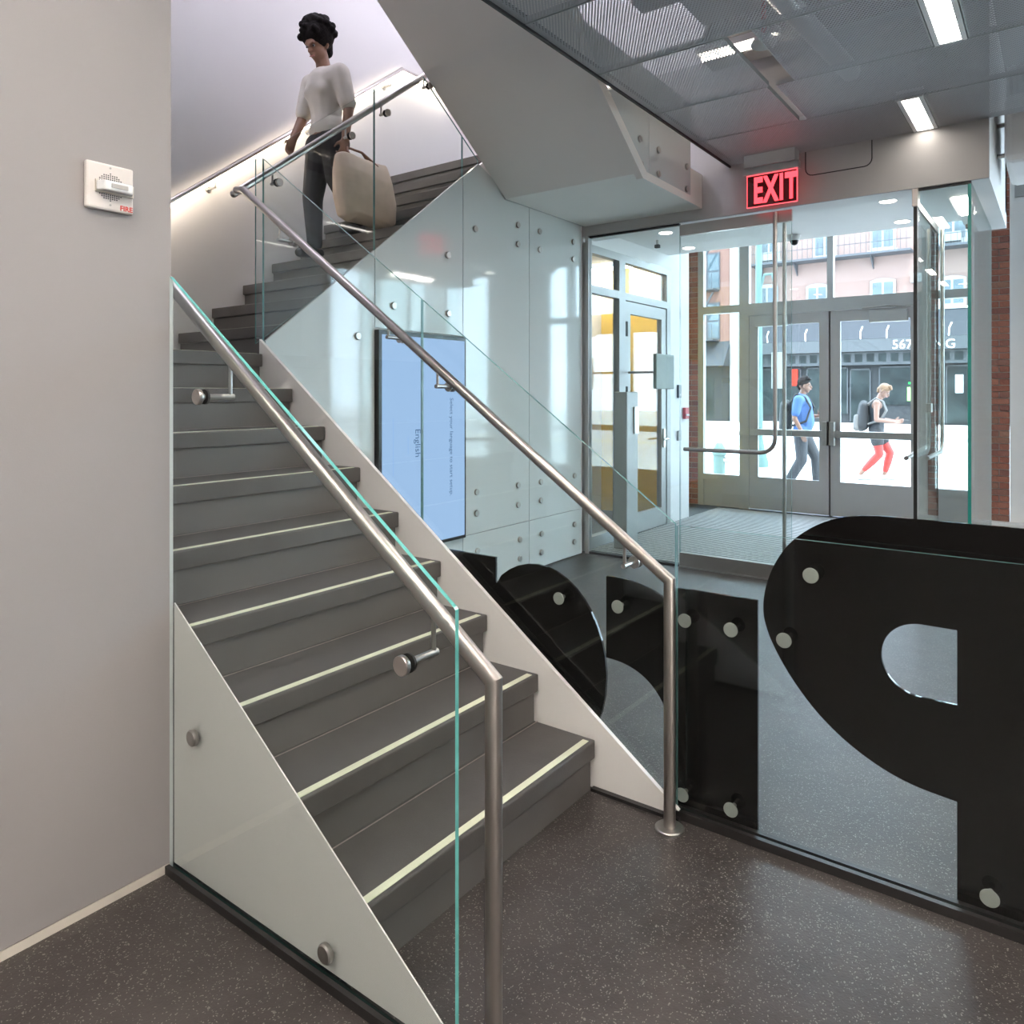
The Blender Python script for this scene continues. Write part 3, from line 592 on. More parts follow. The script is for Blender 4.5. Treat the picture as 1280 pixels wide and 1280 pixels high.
MB().box(-.905, -.865, 6.9, 7.0, 1.40, 1.47).build('lock_box', M['steel2'], d2)
MB().tube([(-.60, 7.05, 3.08), (-.60, 7.05, .1)], .022, 14).build('pull_bar', M['steel2'], d2, smooth=True)
w1 = S(thing('window_1', 'fixed glass sidelight', None, (-3.2, YD, 0)))
MB().pane([(-3.70, .02), (-2.77, .02), (-2.77, 3.078), (-3.70, 3.078)], 'y', YD+.03, YD+.042).build('pane', GD, w1)
MB().box(-3.735, -3.70, YD, YD+.07, 0, 3.08).build('jamb', M['frame'], w1)
MB().box(-3.70, -2.77, YD+.015, YD+.06, 0, .02).box(-3.70, -2.77, YD+.02, YD+.052, 3.062, 3.08).build('channel', M['rubber'], w1)
w2 = S(thing('window_2', 'fixed glass screen right of the open door', None, (-.7, YD, 0)))
MB().pane([(-.865, .02), (-.552, .02), (-.552, 3.075), (-.865, 3.075)], 'y', YD+.03, YD+.042).build('pane', GD, w2)
MB().pane([(YD+.03, .02), (8.14, .02), (8.14, 3.075), (YD+.03, 3.075)], 'x', -.547, -.530).build('pane', GD, w2)
MB().box(-.552, -.53, YD+.018, YD+.0295, .02, 3.06).build('corner_edge', pbr('deep_teal_edge', (.03, .26, .22), .15), w2)
MB().box(-.865, -.53, YD+.018, YD+.03, 3.06, 3.08).build('channel', M['rubber'], w2)
S(MB().box(-2.765, -.55, YD+.0, YD+.075, 0, .0115).build('trim_1', M['steel2']))

# entrance mat with metal bars
mt = thing('entrance_mat', 'ribbed metal and fabric entrance mat between the doors', 'mat', (-2.2, 8, 0), kind='thing')
MB().box(-3.78, -.6, YD+.10, 9.85, .0, .006).build('mat_base', M['mat'], mt)
mb = MB(); y = YD+.14
while y < 9.8: mb.box(-3.76, -.62, y, y+.03, .0061, .013); y += .07
tag(mb.build('mat_bars', M['matbar'], mt), kind='stuff')

# ================================================================== side storefront of the entrance (ochre room behind)
w3 = S(thing('window_3', 'grey framed side storefront', None, (-3.82, 7.4, 0)))
xa, xb = -3.86, -3.78
for y0_, y1_ in ((6.32, 6.44), (7.02, 7.16), (8.20, 8.30)): MB().box(xa, xb, y0_, y1_, 0, 3.04).build('mullion', M['frame'], w3)
for z0_, z1_ in ((2.96, 3.04), (2.56, 2.64)):
    for y0_, y1_ in ((6.44, 7.02), (7.16, 8.20)): MB().box(xa, xb, y0_, y1_, z0_, z1_).build('transom', M['frame'], w3)
MB().box(xa, xb, 6.44, 7.02, 0, .12).build('sill_rail', M['frame'], w3)
for y0_, y1_, z0_, z1_ in ((6.44, 7.02, .12, 2.56), (6.44, 7.02, 2.64, 2.96), (7.16, 8.20, 2.64, 2.96)):
    MB().pane([(y0_, z0_), (y1_, z0_), (y1_, z1_), (y0_, z1_)], 'x', -3.826, -3.816).build('pane', GO, w3)
d3 = S(thing('door_3', 'grey framed glass side door', None, (-3.82, 7.68, 0)))
MB().box(xa+.01, xb-.01, 7.165, 7.29, .01, 2.55).box(xa+.01, xb-.01, 8.07, 8.195, .01, 2.55).box(xa+.01, xb-.01, 7.29, 8.07, 2.42, 2.55).box(xa+.01, xb-.01, 7.29, 8.07, .01, .22).build('door_frame', M['frame'], d3)
MB().pane([(7.29, .22), (8.07, .22), (8.07, 2.42), (7.29, 2.42)], 'x', -3.826, -3.816).build('pane', GO, d3)
MB().box(-3.79, -3.775, 8.10, 8.16, .92, 1.14).build('lock_plate', M['steel2'], d3)
MB().tube([(-3.775, 8.13, 1.02), (-3.73, 8.13, 1.02), (-3.73, 8.0, 1.02)], .012, 10).build('lever_handle', M['steel'], d3, smooth=True)
for z in (.4, 1.55, 2.25): MB().box(-3.79, -3.772, 7.17, 7.20, z-.08, z+.08).build('hinge', M['framedark'], d3)
S(MB().box(-3.92, -3.78, 8.30, 8.84, 0, 4.45).box(-3.92, -3.78, 6.28, 8.30, 3.04, 4.45).build('wall_entrance_side', M['white']))
yr_ = S(MB().box(-5.75, -5.6, 6.4, YO, 0, 3.2).box(-5.6, -3.92, 8.72, 8.82, 0, 3.2).build('wall_ochre', M['yellow']))
S(MB().box(-5.6, -3.93, 6.4, 8.82, 3.2, 3.28).build('ceiling_side_room', M['white']))
tag(MB().box(-5.598, -5.58, 7.0, 8.6, 2.30, 3.05).build('mural_picture', M['mural']), 'multicoloured mural high on the ochre wall behind the side door', 'picture')
t = thing('side_room_fill', 'added linear lamp lighting the ochre side room behind the glass', 'ceiling light', (-4.7, 7.4, 3.1))  # added lamps, put in to light the ochre room
MB().box(-5.2, -4.2, 7.2, 7.3, 3.15, 3.17).build('diffuser', M['lamp'], t); MB().box(-5.22, -4.18, 7.18, 7.32, 3.171, 3.2).build('housing', M['white'], t)
t = thing('side_room_fill', 'second added linear lamp lighting the ochre side room behind the glass', 'ceiling light', (-4.7, 8.4, 3.1))
MB().box(-5.2, -4.2, 8.4, 8.5, 3.15, 3.17).build('diffuser', M['lamp'], t); MB().box(-5.22, -4.18, 8.38, 8.52, 3.171, 3.2).build('housing', M['white'], t)
# devices
ped = thing('push_button_pedestal', 'grey metal door opener post standing before the side storefront', 'pedestal', (-3.52, 6.72, 0))
MB().box(-3.60, -3.45, 6.56, 6.80, .0135, 1.57).build('post', M['frame'], ped, bevel=.01)
MB().box(-3.449, -3.435, 6.70, 6.79, 1.15, 1.42).build('push_plate', M['steel2'], ped)
pb = thing('grey_plate_box', 'square grey-green box mounted on the glass by the side door', 'box', (-3.4, 7.0, 1.58))
MB().box(-3.35, -3.31, 6.93, 7.36, 1.60, 1.96).build('cover', pbr('grey_green_metal', (.30, .35, .32), .5), pb, bevel=.008)
MB().box(-3.335, -3.325, 7.361, 7.39, 1.70, 1.86).build('side_latch', M['steel2'], pb)
MB().cyl((-3.35, 7.15, 1.78), (-3.776, 7.22, 1.78), .014, 10).build('mount_arm', M['steel2'], pb)
for nm, lab, y, z, h_, mm in (('card_reader', 'small black card reader on the white entrance wall', 8.52, 1.50, .16, 'blackp'), ('switch_plate', 'small grey switch plate below the card reader', 8.52, .98, .12, 'frame')):
    t = thing(nm, lab, 'device', (-3.78, y, z)); MB().box(-3.78, -3.755, y-.04, y+.04, z, z+h_).build('body', M[mm], t, bevel=.005); MB().box(-3.755, -3.752, y-.02, y+.02, z+.03, z+.05).build('indicator', M['steel2'], t)
fp = thing('fire_pull_station', 'small red fire pull station on the white entrance wall', 'fire alarm', (-3.78, 8.70, 1.24))
MB().box(-3.78, -3.74, 8.65, 8.75, 1.24, 1.38).build('body', M['redpaint'], fp, bevel=.005); MB().box(-3.74, -3.728, 8.66, 8.74, 1.28, 1.30).build('pull_bar', M['white'], fp)

# entrance ceiling fittings
for k, (x, y) in enumerate(((-3.27, 7.06), (-3.4, 7.95), (-1.204, 7.03), (-1.237, 7.95))):
    t = thing('downlight', ['recessed round downlight over the side storefront', 'recessed round downlight at the far end by the white wall', 'recessed round downlight beside the open door, nearer one', 'recessed round downlight beside the open door, farther one'][k], 'downlight', (x, y, 3.19), 'entrance downlights')
    MB().lathe((x, y, 3.1935), [(.065, 0), (.065, .003)], 'z', 20).build('lens', M['down'], t)
    MB().lathe((x, y, 3.1967), [(.085, 0), (.085, .0033)], 'z', 22).build('trim_ring', M['white'], t)
t = thing('entrance_light', 'short linear light in the entrance ceiling above the glass screen', 'ceiling light', (-.63, 7.1, 3.07)); MB().box(-.70, -.60, 6.72, 7.4, 3.072, 3.0795).build('diffuser', M['lamp'], t)
dc = thing('dome_camera', 'white dome security camera hanging from the entrance ceiling', 'camera', (-2.25, 7.98, 3.05))
MB().lathe((-2.25, 7.98, 3.2), [(.065, 0), (.065, -.03), (.05, -.055)][::-1], 'z', 22).build('housing', M['white'], dc, smooth=True)
MB().ball((-2.25, 7.98, 3.143), (.042, .042, .05), 16, 10).build('dome_lens', M['blackp'], dc, smooth=True)
for lab, x, y, z in (('ceiling sprinkler head above the side storefront', -3.5, 7.35, 3.2), ('sprinkler head above the glass screen by the brick pier', -.66, 7.6, 3.08)):
    t = thing('sprinkler_head', lab, 'sprinkler', (x, y, z-.07)); MB().cyl((x, y, z), (x, y, z-.05), .014, 10).build('pipe', M['steel2'], t); MB().box(x-.025, x+.025, y-.02, y+.02, z-.085, z-.05).build('deflector', M['framedark'], t)

# ================================================================== outer storefront
YF0, YF1 = YO, YO+.09
def fr(name, parent, *b): return MB().box(*b).build(name, M['frame'], parent)
w4 = S(thing('window_4', 'grey framed storefront glazing', None, (-2.4, YO, 0)))
for x0_, x1_ in ((-4.12, -4.04), (-3.53, -3.40), (-1.34, -1.21), (-.86, -.78)): fr('mullion', w4, x0_, x1_, YF0, YF1, 0, 4.45)
fr('mullion', w4, -2.405, -2.33, YF0, YF1, 2.76, 4.45)
for x0_, x1_ in ((-4.04, -3.53), (-1.21, -.86)):
    fr('transom', w4, x0_, x1_, YF0, YF1, 2.66, 2.76); fr('sill_rail', w4, x0_, x1_, YF0, YF1, .36, .44)
    MB().box(x0_, x1_, YF0+.03, YF0+.06, 0, .36).build('kick_panel', M['doorgrey'], w4)
    for z0_, z1_ in ((.44, 2.66), (2.76, 4.45)): MB().pane([(x0_, z0_), (x1_, z0_), (x1_, z1_), (x0_, z1_)], 'y', YF0+.04, YF0+.05).build('pane', GO, w4)
fr('transom', w4, -3.40, -1.34, YF0-.02, YF1, 2.60, 2.76)
for x0_, x1_ in ((-3.40, -2.405), (-2.33, -1.34)): MB().pane([(x0_, 2.76), (x1_, 2.76), (x1_, 4.45), (x0_, 4.45)], 'y', YF0+.04, YF0+.05).build('pane', GO, w4)
for n_, x0_, x1_, hx in ((4, -3.395, -2.382, 1), (5, -2.362, -1.345, -1)):
    d = S(thing('door_%d' % n_, 'grey entrance door leaf with push bar', None, ((x0_+x1_)/2, YO, 0)))
    MB().box(x0_, x0_+.115, YF0, YF0+.05, .012, 2.595).box(x1_-.115, x1_, YF0, YF0+.05, .012, 2.595).box(x0_+.115, x1_-.115, YF0, YF0+.05, 2.46, 2.595).build('door_frame', M['doorgrey'], d)
    MB().box(x0_+.115, x1_-.115, YF0+.002, YF0+.048, .012, .44).build('kick_panel', M['doorgrey'], d)
    MB().pane([(x0_+.115, .44), (x1_-.115, .44), (x1_-.115, 2.46), (x0_+.115, 2.46)], 'y', YF0+.02, YF0+.03).build('pane', GO, d)
    o = MB().box(x0_+.03, x1_-.03, YF0-.075, YF0-.03, 1.0, 1.085).build('push_bar', M['steel2'], d, bevel=.006)
    for xx in (x0_+.05, x1_-.05): MB().box(xx-.035, xx+.035, YF0-.03, YF0-.001, .99, 1.095).build('bar_mount', M['steel2'], o)
    xh = x1_-.035 if hx > 0 else x0_+.035
    MB().box(xh-.03, xh+.03, YF0-.09, YF0-.001, .90, 1.20).build('latch_case', M['steel2'], d, bevel=.005)
    if hx < 0:
        MB().box(-1.90, -1.48, YF0-.09, YF0-.02, 2.42, 2.56).build('door_closer', M['frame'], d, bevel=.005)
        MB().tube([(-1.98, YF0-.06, 2.60), (-1.7, YF0-.12, 2.605), (-1.55, YF0-.05, 2.60)], .014, 8).build('closer_arm', M['steel2'], d)
    else:
        MB().box(-3.30, -2.88, YF0-.09, YF0-.02, 2.44, 2.57).build('door_closer', M['frame'], d, bevel=.005)
        MB().box(-3.11, -2.94, YF0+.0305, YF0+.032, 1.62, 2.10).build('notice_paper', M['paper'], d)
S(MB().box(-2.392, -2.352, YF0+.051, YF0+.062, .0, 2.6).build('trim_3', M['framedark']))
# brick piers flanking the storefront
brk = proto(MB().box(-.1, .1, -.05, .05, -.031, .031), 'brick', M['brickp'])
brh = proto(MB().box(-.045, .045, -.05, .05, -.031, .031), 'brick_half', M['brickp'])
for n_, xa_, xb_ in ((1, -.782, -.478), (2, -4.42, -4.125)):
    p_ = S(MB().box(xa_+.006, xb_-.006, YO+.01, YO+.14, 0, 4.45).build('wall_pier_%d' % n_, M['mortar']))
    z = .16 if n_ == 1 else .04; k = 0
    while z < 4.4:
        xs_ = [(xa_+.1, brk), (xa_+.255, brh)] if k % 2 else [(xa_+.045, brh), (xa_+.2, brk)]
        for x_, b_ in xs_: inst(b_, 'brick', (x_, YO+.048+random.uniform(-.004, .004), z), p_)
        z += .0725; k += 1
S(MB().box(-.80, 4.75, YO-.20, YO, 0, .125).build('trim_2', M['white']))
S(MB().box(-.476, .3, YO, YO+.14, 0, 4.45).box(.3, 4.75, YO, YO+.14, 0, .45).box(.3, 4.75, YO, YO+.14, 4.1, 4.45).build('wall_front', M['white']))
w5 = S(thing('window_5', 'large street window beside the entrance', None, (2.5, YO, .45)))
for x_ in (.3, 1.75, 3.2, 4.52): MB().box(x_, x_+.08, YF0, YF1, .45, 4.1).build('mullion', M['frame'], w5)
for x_ in (.38, 1.83, 3.28): MB().pane([(x_, .45), (x_+(1.37 if x_ < 3 else 1.24), .45), (x_+(1.37 if x_ < 3 else 1.24), 4.1), (x_, 4.1)], 'y', YF0+.04, YF0+.05).build('pane', GO, w5)
S(MB().box(-9, -4.42, YO, YO+.14, 0, 4.45).build('wall_front_side', M['white']))
# upper right corner fittings seen past the header
sb = thing('roller_shade', 'grey roller shade band high on the white wall at the right edge', 'shade', (1.2, YO-.08, 3.6))
MB().box(-.43, 3.2, YO-.06, YO-.01, 3.72, 3.98).build('fabric_band', M['frame'], sb); MB().box(-.43, 3.2, YO-.09, YO-.005, 3.98, 4.06).build('valance', M['white'], sb)
du = thing('duct_box', 'white rounded equipment box with clips at the top right corner', 'duct', (.1, 7.4, 3.3))
MB().box(-.36, .62, 6.75, 7.6, 3.30, 3.82).build('case', M['white'], du, bevel=.05)
for z in (3.42, 3.66): MB().cyl((-.42, 7.0, z), (-.355, 7.0, z), .018, 10).build('clip', M['steel2'], du)
fd = thing('flexible_duct', 'crinkled silver flexible duct above the white box', 'duct', (.1, 7.2, 3.9))
pr = []
for i in range(40): pr.append((.12 if i % 2 else .135, i*.02))
MB().lathe((-.36, 7.2, 4.05), pr, 'x', 20).build('hose', pbr('crinkled_foil', (.6, .6, .6), .35, metal=.9, bump=.4, bscale=30), fd)
MB().cyl((.0, 7.2, 4.15), (.0, 7.2, 4.45), .01, 8).build('hanger', M['steel2'], fd)

# ================================================================== street
S(MB().box(-60, 60, YO+.14, 16.5, -.2, -.01).build('sidewalk_near', M['walk']))
S(MB().box(-60, 60, 16.5, 30.2, -.3, -.12).build('road', M['road']))
S(MB().box(-60, 60, 30.0, 30.3, -.3, .0).build('curb_far', M['lineG']))
S(MB().box(-60, 60, 30.3, 60, -.3, .02).build('sidewalk_far', M['walk']))
S(MB().box(-60, 60, 23.1, 23.22, -.12, -.117).box(-60, 60, 23.4, 23.52, -.12, -.117).build('road_marking', M['lineY']))
YF = 42.0
bd = thing('brick_building', 'washed-out pink brick building across the street with fire escapes and a dark shopfront', 'building', (-6, YF, 0))
MB().box(-14.4, 9, YF, YF+6, 3.2, 14).build('brick_wall', M['facade'], bd)
MB().box(-14.4, 9, YF+.3, YF+5, 0, 3.2).build('shopfront_wall', M['shopdark'], bd)
MB().prism([(YF-.02, 4.35), (YF-.9, 4.35), (YF-.02, 5.85)], 'x', -14.4, 9).build('awning', M['awning'], bd)
MB().box(-14.4, 9, YF-.92, YF-.02, 3.72, 4.34).build('fascia_band', M['fascia'], bd)
MB().box(-14.4, 9, YF-.3, YF-.02, 3.05, 3.71).build('lattice_band', M['fascia'], bd)
x = -14.3
while x < 8: MB().box(x, x+.36, YF-.305, YF-.302, 3.2, 3.62).build('lattice_pane', M['shopglass'], bd); x += .56
for x0_, x1_, z0_, z1_ in ((-13.8, -11.6, .4, 2.9), (-11.2, -9.2, .5, 2.9), (-9.0, -8.1, .1, 2.8), (-7.6, -4.9, 1.0, 2.9), (-4.6, -3.5, .1, 2.9), (-3.1, -.5, .8, 2.9), (0, 3, .8, 2.9)):
    o = MB().box(x0_, x1_, YF+.22, YF+.299, z0_, z1_).build('shop_window', M['shopglass'], bd); MB().box(x0_-.06, x0_, YF+.2, YF+.299, z0_, z1_).box(x1_, x1_+.06, YF+.2, YF+.299, z0_, z1_).box(x0_, x1_, YF+.2, YF+.299, z1_, z1_+.08).build('window_surround', M['fascia'], o)
for cx_, w_, z0_, z1_ in ((-13.3, 1.2, 6.0, 7.55), (-10.62, 1.15, 5.95, 7.35), (-7.42, 1.2, 5.9, 7.35), (-4.35, 1.2, 5.85, 7.2), (-1.2, 1.2, 5.9, 7.3), (2, 1.2, 5.9, 7.3),
                          (-13.2, 1.2, 8.95, 10.5), (-10.24, 1.2, 8.85, 10.35), (-7.42, 1.2, 8.95, 10.4), (-4.3, 1.25, 9.0, 10.4), (-1.2, 1.2, 9.0, 10.5), (2, 1.2, 9, 10.5)):
    poly = [(cx_-w_/2, z0_), (cx_+w_/2, z0_), (cx_+w_/2, z1_), (cx_+w_/4, z1_+.1), (cx_, z1_+.13), (cx_-w_/4, z1_+.1), (cx_-w_/2, z1_)]
    o = MB().prism(poly, 'y', YF-.10, YF-.005).build('window', M['trimw'], bd)
    MB().box(cx_-w_/2+.12, cx_-.05, YF-.108, YF-.101, z0_+.12, z1_-.08).box(cx_+.05, cx_+w_/2-.12, YF-.108, YF-.101, z0_+.12, z1_-.08).build('pane', M['winglass'], o)
    MB().box(cx_-w_/2-.1, cx_+w_/2+.1, YF-.16, YF-.005, z0_-.14, z0_-.01).build('sill', M['trimw'], o)
for x0_, x1_ in ((-14.0, -6.0), (-5.6, -2.6), (-2, 4)):
    fe = MB().box(x0_, x1_, YF-1.1, YF-.01, 8.62, 8.72)
    for z in (9.2, 9.75): fe.box(x0_, x1_, YF-1.1, YF-1.06, z, z+.035)
    xx = x0_
    while xx < x1_: fe.box(xx, xx+.022, YF-1.1, YF-1.075, 8.7, 9.78); xx += .26
    xx = x0_+.4
    while xx < x1_: fe.prism([(YF-.01, 8.0), (YF-.01, 8.62), (YF-.8, 8.62)], 'x', xx, xx+.05); xx += 1.9
    fe.build('fire_escape', M['iron'], bd)
for x_, z_ in ((-5.75, 7.1), (-13.2, 8.95), (-4.3, 8.95)): MB().box(x_-.35, x_+.35, YF-.45, YF-.11, z_, z_+.45).build('air_conditioner', M['trimw'], bd)
for x_ in (-13.0, -11.0, -9.6, -8.3, -7.1, -5.5, -4.4, -2.5): MB().tube([(x_, YF-.93, 4.36), (x_+.05, YF-1.2, 4.7), (x_+.16, YF-1.25, 4.95)], .035, 6).build('sign_lamp', M['letterw'], bd)
fm = lambda x, z: frame((x, YF-.935, z), (1,0,0), (0,0,1))
text('sign_number', '567', .62, fm(-6.86, 3.80), M['letterw'], bd, .01)
text('sign_letter', 'S', .62, fm(-5.95, 3.78), M['letterw'], bd, .01); text('sign_letters', 'ING', .62, fm(-5.2, 3.76), M['letterw'], bd, .01)
MB().box(-6.3, -5.7, YF+.20, YF+.219, 2.05, 2.15).build('green_neon_bar', M['green'], bd); MB().box(-6.35, -5.6, YF+.20, YF+.219, 1.2, 1.9).build('leaf_sign', M['leaf'], bd)
MB().box(-12.0, -11.72, YF+.05, YF+.219, 2.0, 2.9).build('red_neon_sign', M['redsign'], bd); MB().box(-4.25, -3.9, YF+.2, YF+.219, 1.6, 2.5).build('door_notice', M['paper'], bd)
b2 = thing('brick_building', 'narrow red brick house with white corner stones beyond the left sidelight', 'building', (-16.3, YF-1, 0))
MB().box(-26, -14.87, YF-1.5, YF+6, 3.1, 15).build('brick_wall', M['facade2'], b2); MB().box(-14.86, -14.42, YF-1.6, YF+2, 0, 15).build('corner_pilaster', M['trimw'], b2)
MB().box(-26, -14.87, YF-1.3, YF+5, 0, 3.1).build('shopfront_wall', M['shopdark'], b2); MB().prism([(YF-1.52, 3.1), (YF-2.6, 3.1), (YF-1.52, 4.5)], 'x', -26, -14.87).build('awning', M['awning'], b2)
for cx_, z0_ in ((-15.84, 7.4), (-15.84, 4.6), (-19, 7.4), (-19, 4.6), (-22, 7.4)):
    o = MB().box(cx_-.38, cx_+.38, YF-1.56, YF-1.505, z0_, z0_+2.1).build('window', M['iron'], b2); MB().box(cx_-.32, cx_+.32, YF-1.568, YF-1.561, z0_+.1, z0_+1.0).box(cx_-.32, cx_+.32, YF-1.568, YF-1.561, z0_+1.1, z0_+2.0).build('pane', M['winglass'], o)
for z_ in (4.5, 7.3):
    fe = MB().box(-18, -15.5, YF-2.5, YF-1.51, z_, z_+.08).tube([(-17.2, YF-2.2, z_), (-15.6, YF-2.2, z_+2.7)], .06, 6)
    for i in range(16): fe.box(-18+i*.16, -17.97+i*.16, YF-2.5, YF-2.47, z_, z_+.9)
    fe.build('fire_escape', M['iron'], b2)
MB().box(-16.6, -15.9, YF-1.31, YF-1.301, .2, 2.6).build('shop_door', M['shopglass'], b2)
# our side of the street is closed left and right by further walls of the same block
lp = thing('street_lamp_post', 'teal street lamp post on the near kerb behind the man in blue', 'lamp post', (-8.55, 24.6, 0))
lpx, lpy = -5.25, 16.0
lp.location = (lpx, lpy, 0); ORG[lp.name] = Vector((lpx, lpy, 0))
MB().lathe((lpx, lpy, -.01), [(.20, 0), (.20, .1), (.13, .35), (.085, .6), (.075, 2.2), (.06, 5.5), (.05, 6.6)], 'z', 14).build('shaft', M['teal'], lp, smooth=True)
MB().tube([(lpx, lpy, 3.7), (lpx+.12, lpy, 4.1), (lpx+.28, lpy, 4.1), (lpx+.34, lpy, 3.85)], .025, 8).build('scroll_arm', M['teal'], lp, smooth=True)
hy = thing('fire_hydrant', 'pale green hydrant on the sidewalk seen through the left sidelight', 'hydrant', (-4.6, 12.2, 0))
MB().lathe((-4.75, 12.4, -.01), [(.14, 0), (.14, .08), (.10, .1), (.10, .5), (.12, .52), (.12, .6), (.05, .72)], 'z', 14).build('barrel', pbr('hydrant_paint', (.10, .17, .165), .5), hy, smooth=True)
MB().cyl((-4.95, 12.4, .42), (-4.55, 12.4, .42), .045, 10).build('outlet_caps', M['steel2'], hy)

# ================================================================== people
def body_mesh(name, fn, voxel, mats, parent, X, smooth_it=6):
    mb = MB(); fn(mb)
    me = bpy.data.meshes.new('tmp'); me.from_pydata([tuple(v) for v in mb.v], [], mb.f)
    o = bpy.data.objects.new('tmp', me); COL.objects.link(o)
    r_ = o.modifiers.new('r', 'REMESH'); r_.mode = 'VOXEL'; r_.voxel_size = voxel
    s_ = o.modifiers.new('s', 'SMOOTH'); s_.factor = .5; s_.iterations = smooth_it
    dg = bpy.context.evaluated_depsgraph_get(); m2 = bpy.data.meshes.new_from_object(o.evaluated_get(dg)); bpy.data.objects.remove(o)
    m2.name = name; m2.transform(Matrix.Translation(-ORG[parent.name]) @ X); m2.materials.clear(); m2.materials.append(mats)
    m2.polygons.foreach_set('use_smooth', [True]*len(m2.polygons))
    ob = bpy.data.objects.new(name, m2); COL.objects.link(ob); ob.parent = parent; ORG[ob.name] = ORG[parent.name]; return ob
def cap(mb, pts, rs, n=12):
    pts = [Vector(p) for p in pts]
    for p, r in zip(pts, rs): mb.ball(p, r, n, 8)
    for i in range(len(pts)-1):
        mb.tube([pts[i], pts[i+1]], [rs[i], rs[i+1]], n)
def hand(mb, w, d, up, side, curl=.5, sc=1.0, thumb=1):
    """wrist w, direction d of the fingers, up = back-of-hand normal, side = towards the thumb"""
    w = Vector(w); d = Vector(d).normalized(); side = Vector(side); side = (side-d*side.dot(d)).normalized(); pn = -Vector(up); pn = (pn-d*pn.dot(d)-side*pn.dot(side)).normalized()
    for k in (-.028, 0, .026): cap(mb, [w+side*k*.6*sc, w+d*.085*sc+side*k*sc], [.018*sc, .014*sc], 8)
    for k, ln in ((.030, .072), (.010, .082), (-.010, .077), (-.029, .060)):
        b = w+d*.085*sc+side*k*sc; a1 = b+(d*math.cos(curl*.6)+pn*math.sin(curl*.6))*ln*.45*sc; a2 = a1+(d*math.cos(curl*1.5)+pn*math.sin(curl*1.5))*ln*.32*sc; a3 = a2+(d*math.cos(curl*2.3)+pn*math.sin(curl*2.3))*ln*.25*sc
        cap(mb, [b, a1, a2, a3], [.0095*sc, .009*sc, .0085*sc, .0075*sc], 8)
    b = w+d*.03*sc+side*.03*sc; a1 = b+(d*.6+side*.7+pn*.3).normalized()*.04*sc; a2 = a1+(d*.85+side*.25+pn*.45).normalized()*.032*sc
    cap(mb, [b, a1, a2], [.013*sc, .0105*sc, .009*sc], 8)
def make_person(nm, label, loc, rz, J, skin, H, clothes, hair_fn, hairmat, extras, voxel=.009, headpitch=0, headyaw=0, hands=(), group=None):
    t = thing('person', label, 'person', loc, group); X = Matrix.Translation(Vector(loc)) @ Matrix.Rotation(rz, 4, 'Z')
    Hd = Vector(J['head']); Rh = Matrix.Rotation(headyaw, 3, 'Z') @ Matrix.Rotation(headpitch, 3, 'X')
    hp = lambda x, y, z: Hd+Rh @ Vector((x, y, z))
    def bodyfn(mb):
        cap(mb, [J['pelvis'], J['waist'], J['chest']], [.115, .105, .125]); cap(mb, [J['hipL'], J['hipR']], [.095, .095])
        cap(mb, [J['shL'], J['chest'], J['shR']], [.060, .12, .060]); cap(mb, [J['neck'], hp(0, -.01, -.06)], [.056, .05])
        for s in 'LR':
            cap(mb, [J['sh'+s], J['el'+s], J['wr'+s]], [.054, .041, .029]); cap(mb, [J['hip'+s], J['kn'+s], J['an'+s]], [.088, .058, .040])
            a = Vector(J['an'+s]); f = Vector(J['toe'+s]); cap(mb, [a, (a.x, a.y-.03, f.z+.02), f], [.040, .036, .028])
        # head: skull, jaw, nose, brow, ears, lips
        for c, r in (((0, -.012, .035), (.076, .092, .098)), ((0, .022, -.035), (.058, .066, .072)), ((0, .045, -.085), (.032, .030, .028))):
            q = MB().ball((0,0,0), r, 16, 12); mb.raw([hp(*(Vector(c)+Vector(v))) for v in q.v], q.f)
        cap(mb, [hp(0, .078, .022), hp(0, .106, -.020)], [.012, .0155], 8)
        cap(mb, [hp(-.035, .076, .034), hp(.035, .076, .034)], [.012, .012], 8)
        for s in (-1, 1): cap(mb, [hp(s*.078, -.01, .02), hp(s*.082, -.018, -.012), hp(s*.074, -.008, -.03)], [.014, .012, .010], 8)
        cap(mb, [hp(-.02, .088, -.052), hp(0, .094, -.052), hp(.02, .088, -.052)], [.008, .010, .008], 8)
        for h in hands: hand(mb, *h)
    body_mesh('body', bodyfn, voxel, skin, t, X, 4)
    mbe = MB()
    for s in (-1, 1): mbe.ball(X @ hp(s*.032, .0775, .012), .0095, 12, 8)
    e = mbe.build('eyes', M['eye'], t, smooth=True)
    mbe = MB()
    for s in (-1, 1): mbe.ball(X @ hp(s*.032, .0835, .011), .0062, 10, 6)
    mbe.build('irises', M['iris'], e, smooth=True)
    mbl = MB().tube([X @ hp(-.022, .0935, -.0525), X @ hp(0, .1035, -.0525), X @ hp(.022, .0935, -.0525)], .0048, 8); mbl.build('lips', M['lips'], t, smooth=True)
    for cn, cm, cf, vx in clothes: body_mesh(cn, cf, vx, cm, t, X)
    body_mesh('hair', lambda mb: hair_fn(mb, hp), .008, hairmat, t, X, 2)
    for en, em, ef, vx in extras:
        body_mesh(en, ef, vx, em, t, X, 3)
    return t, X, hp

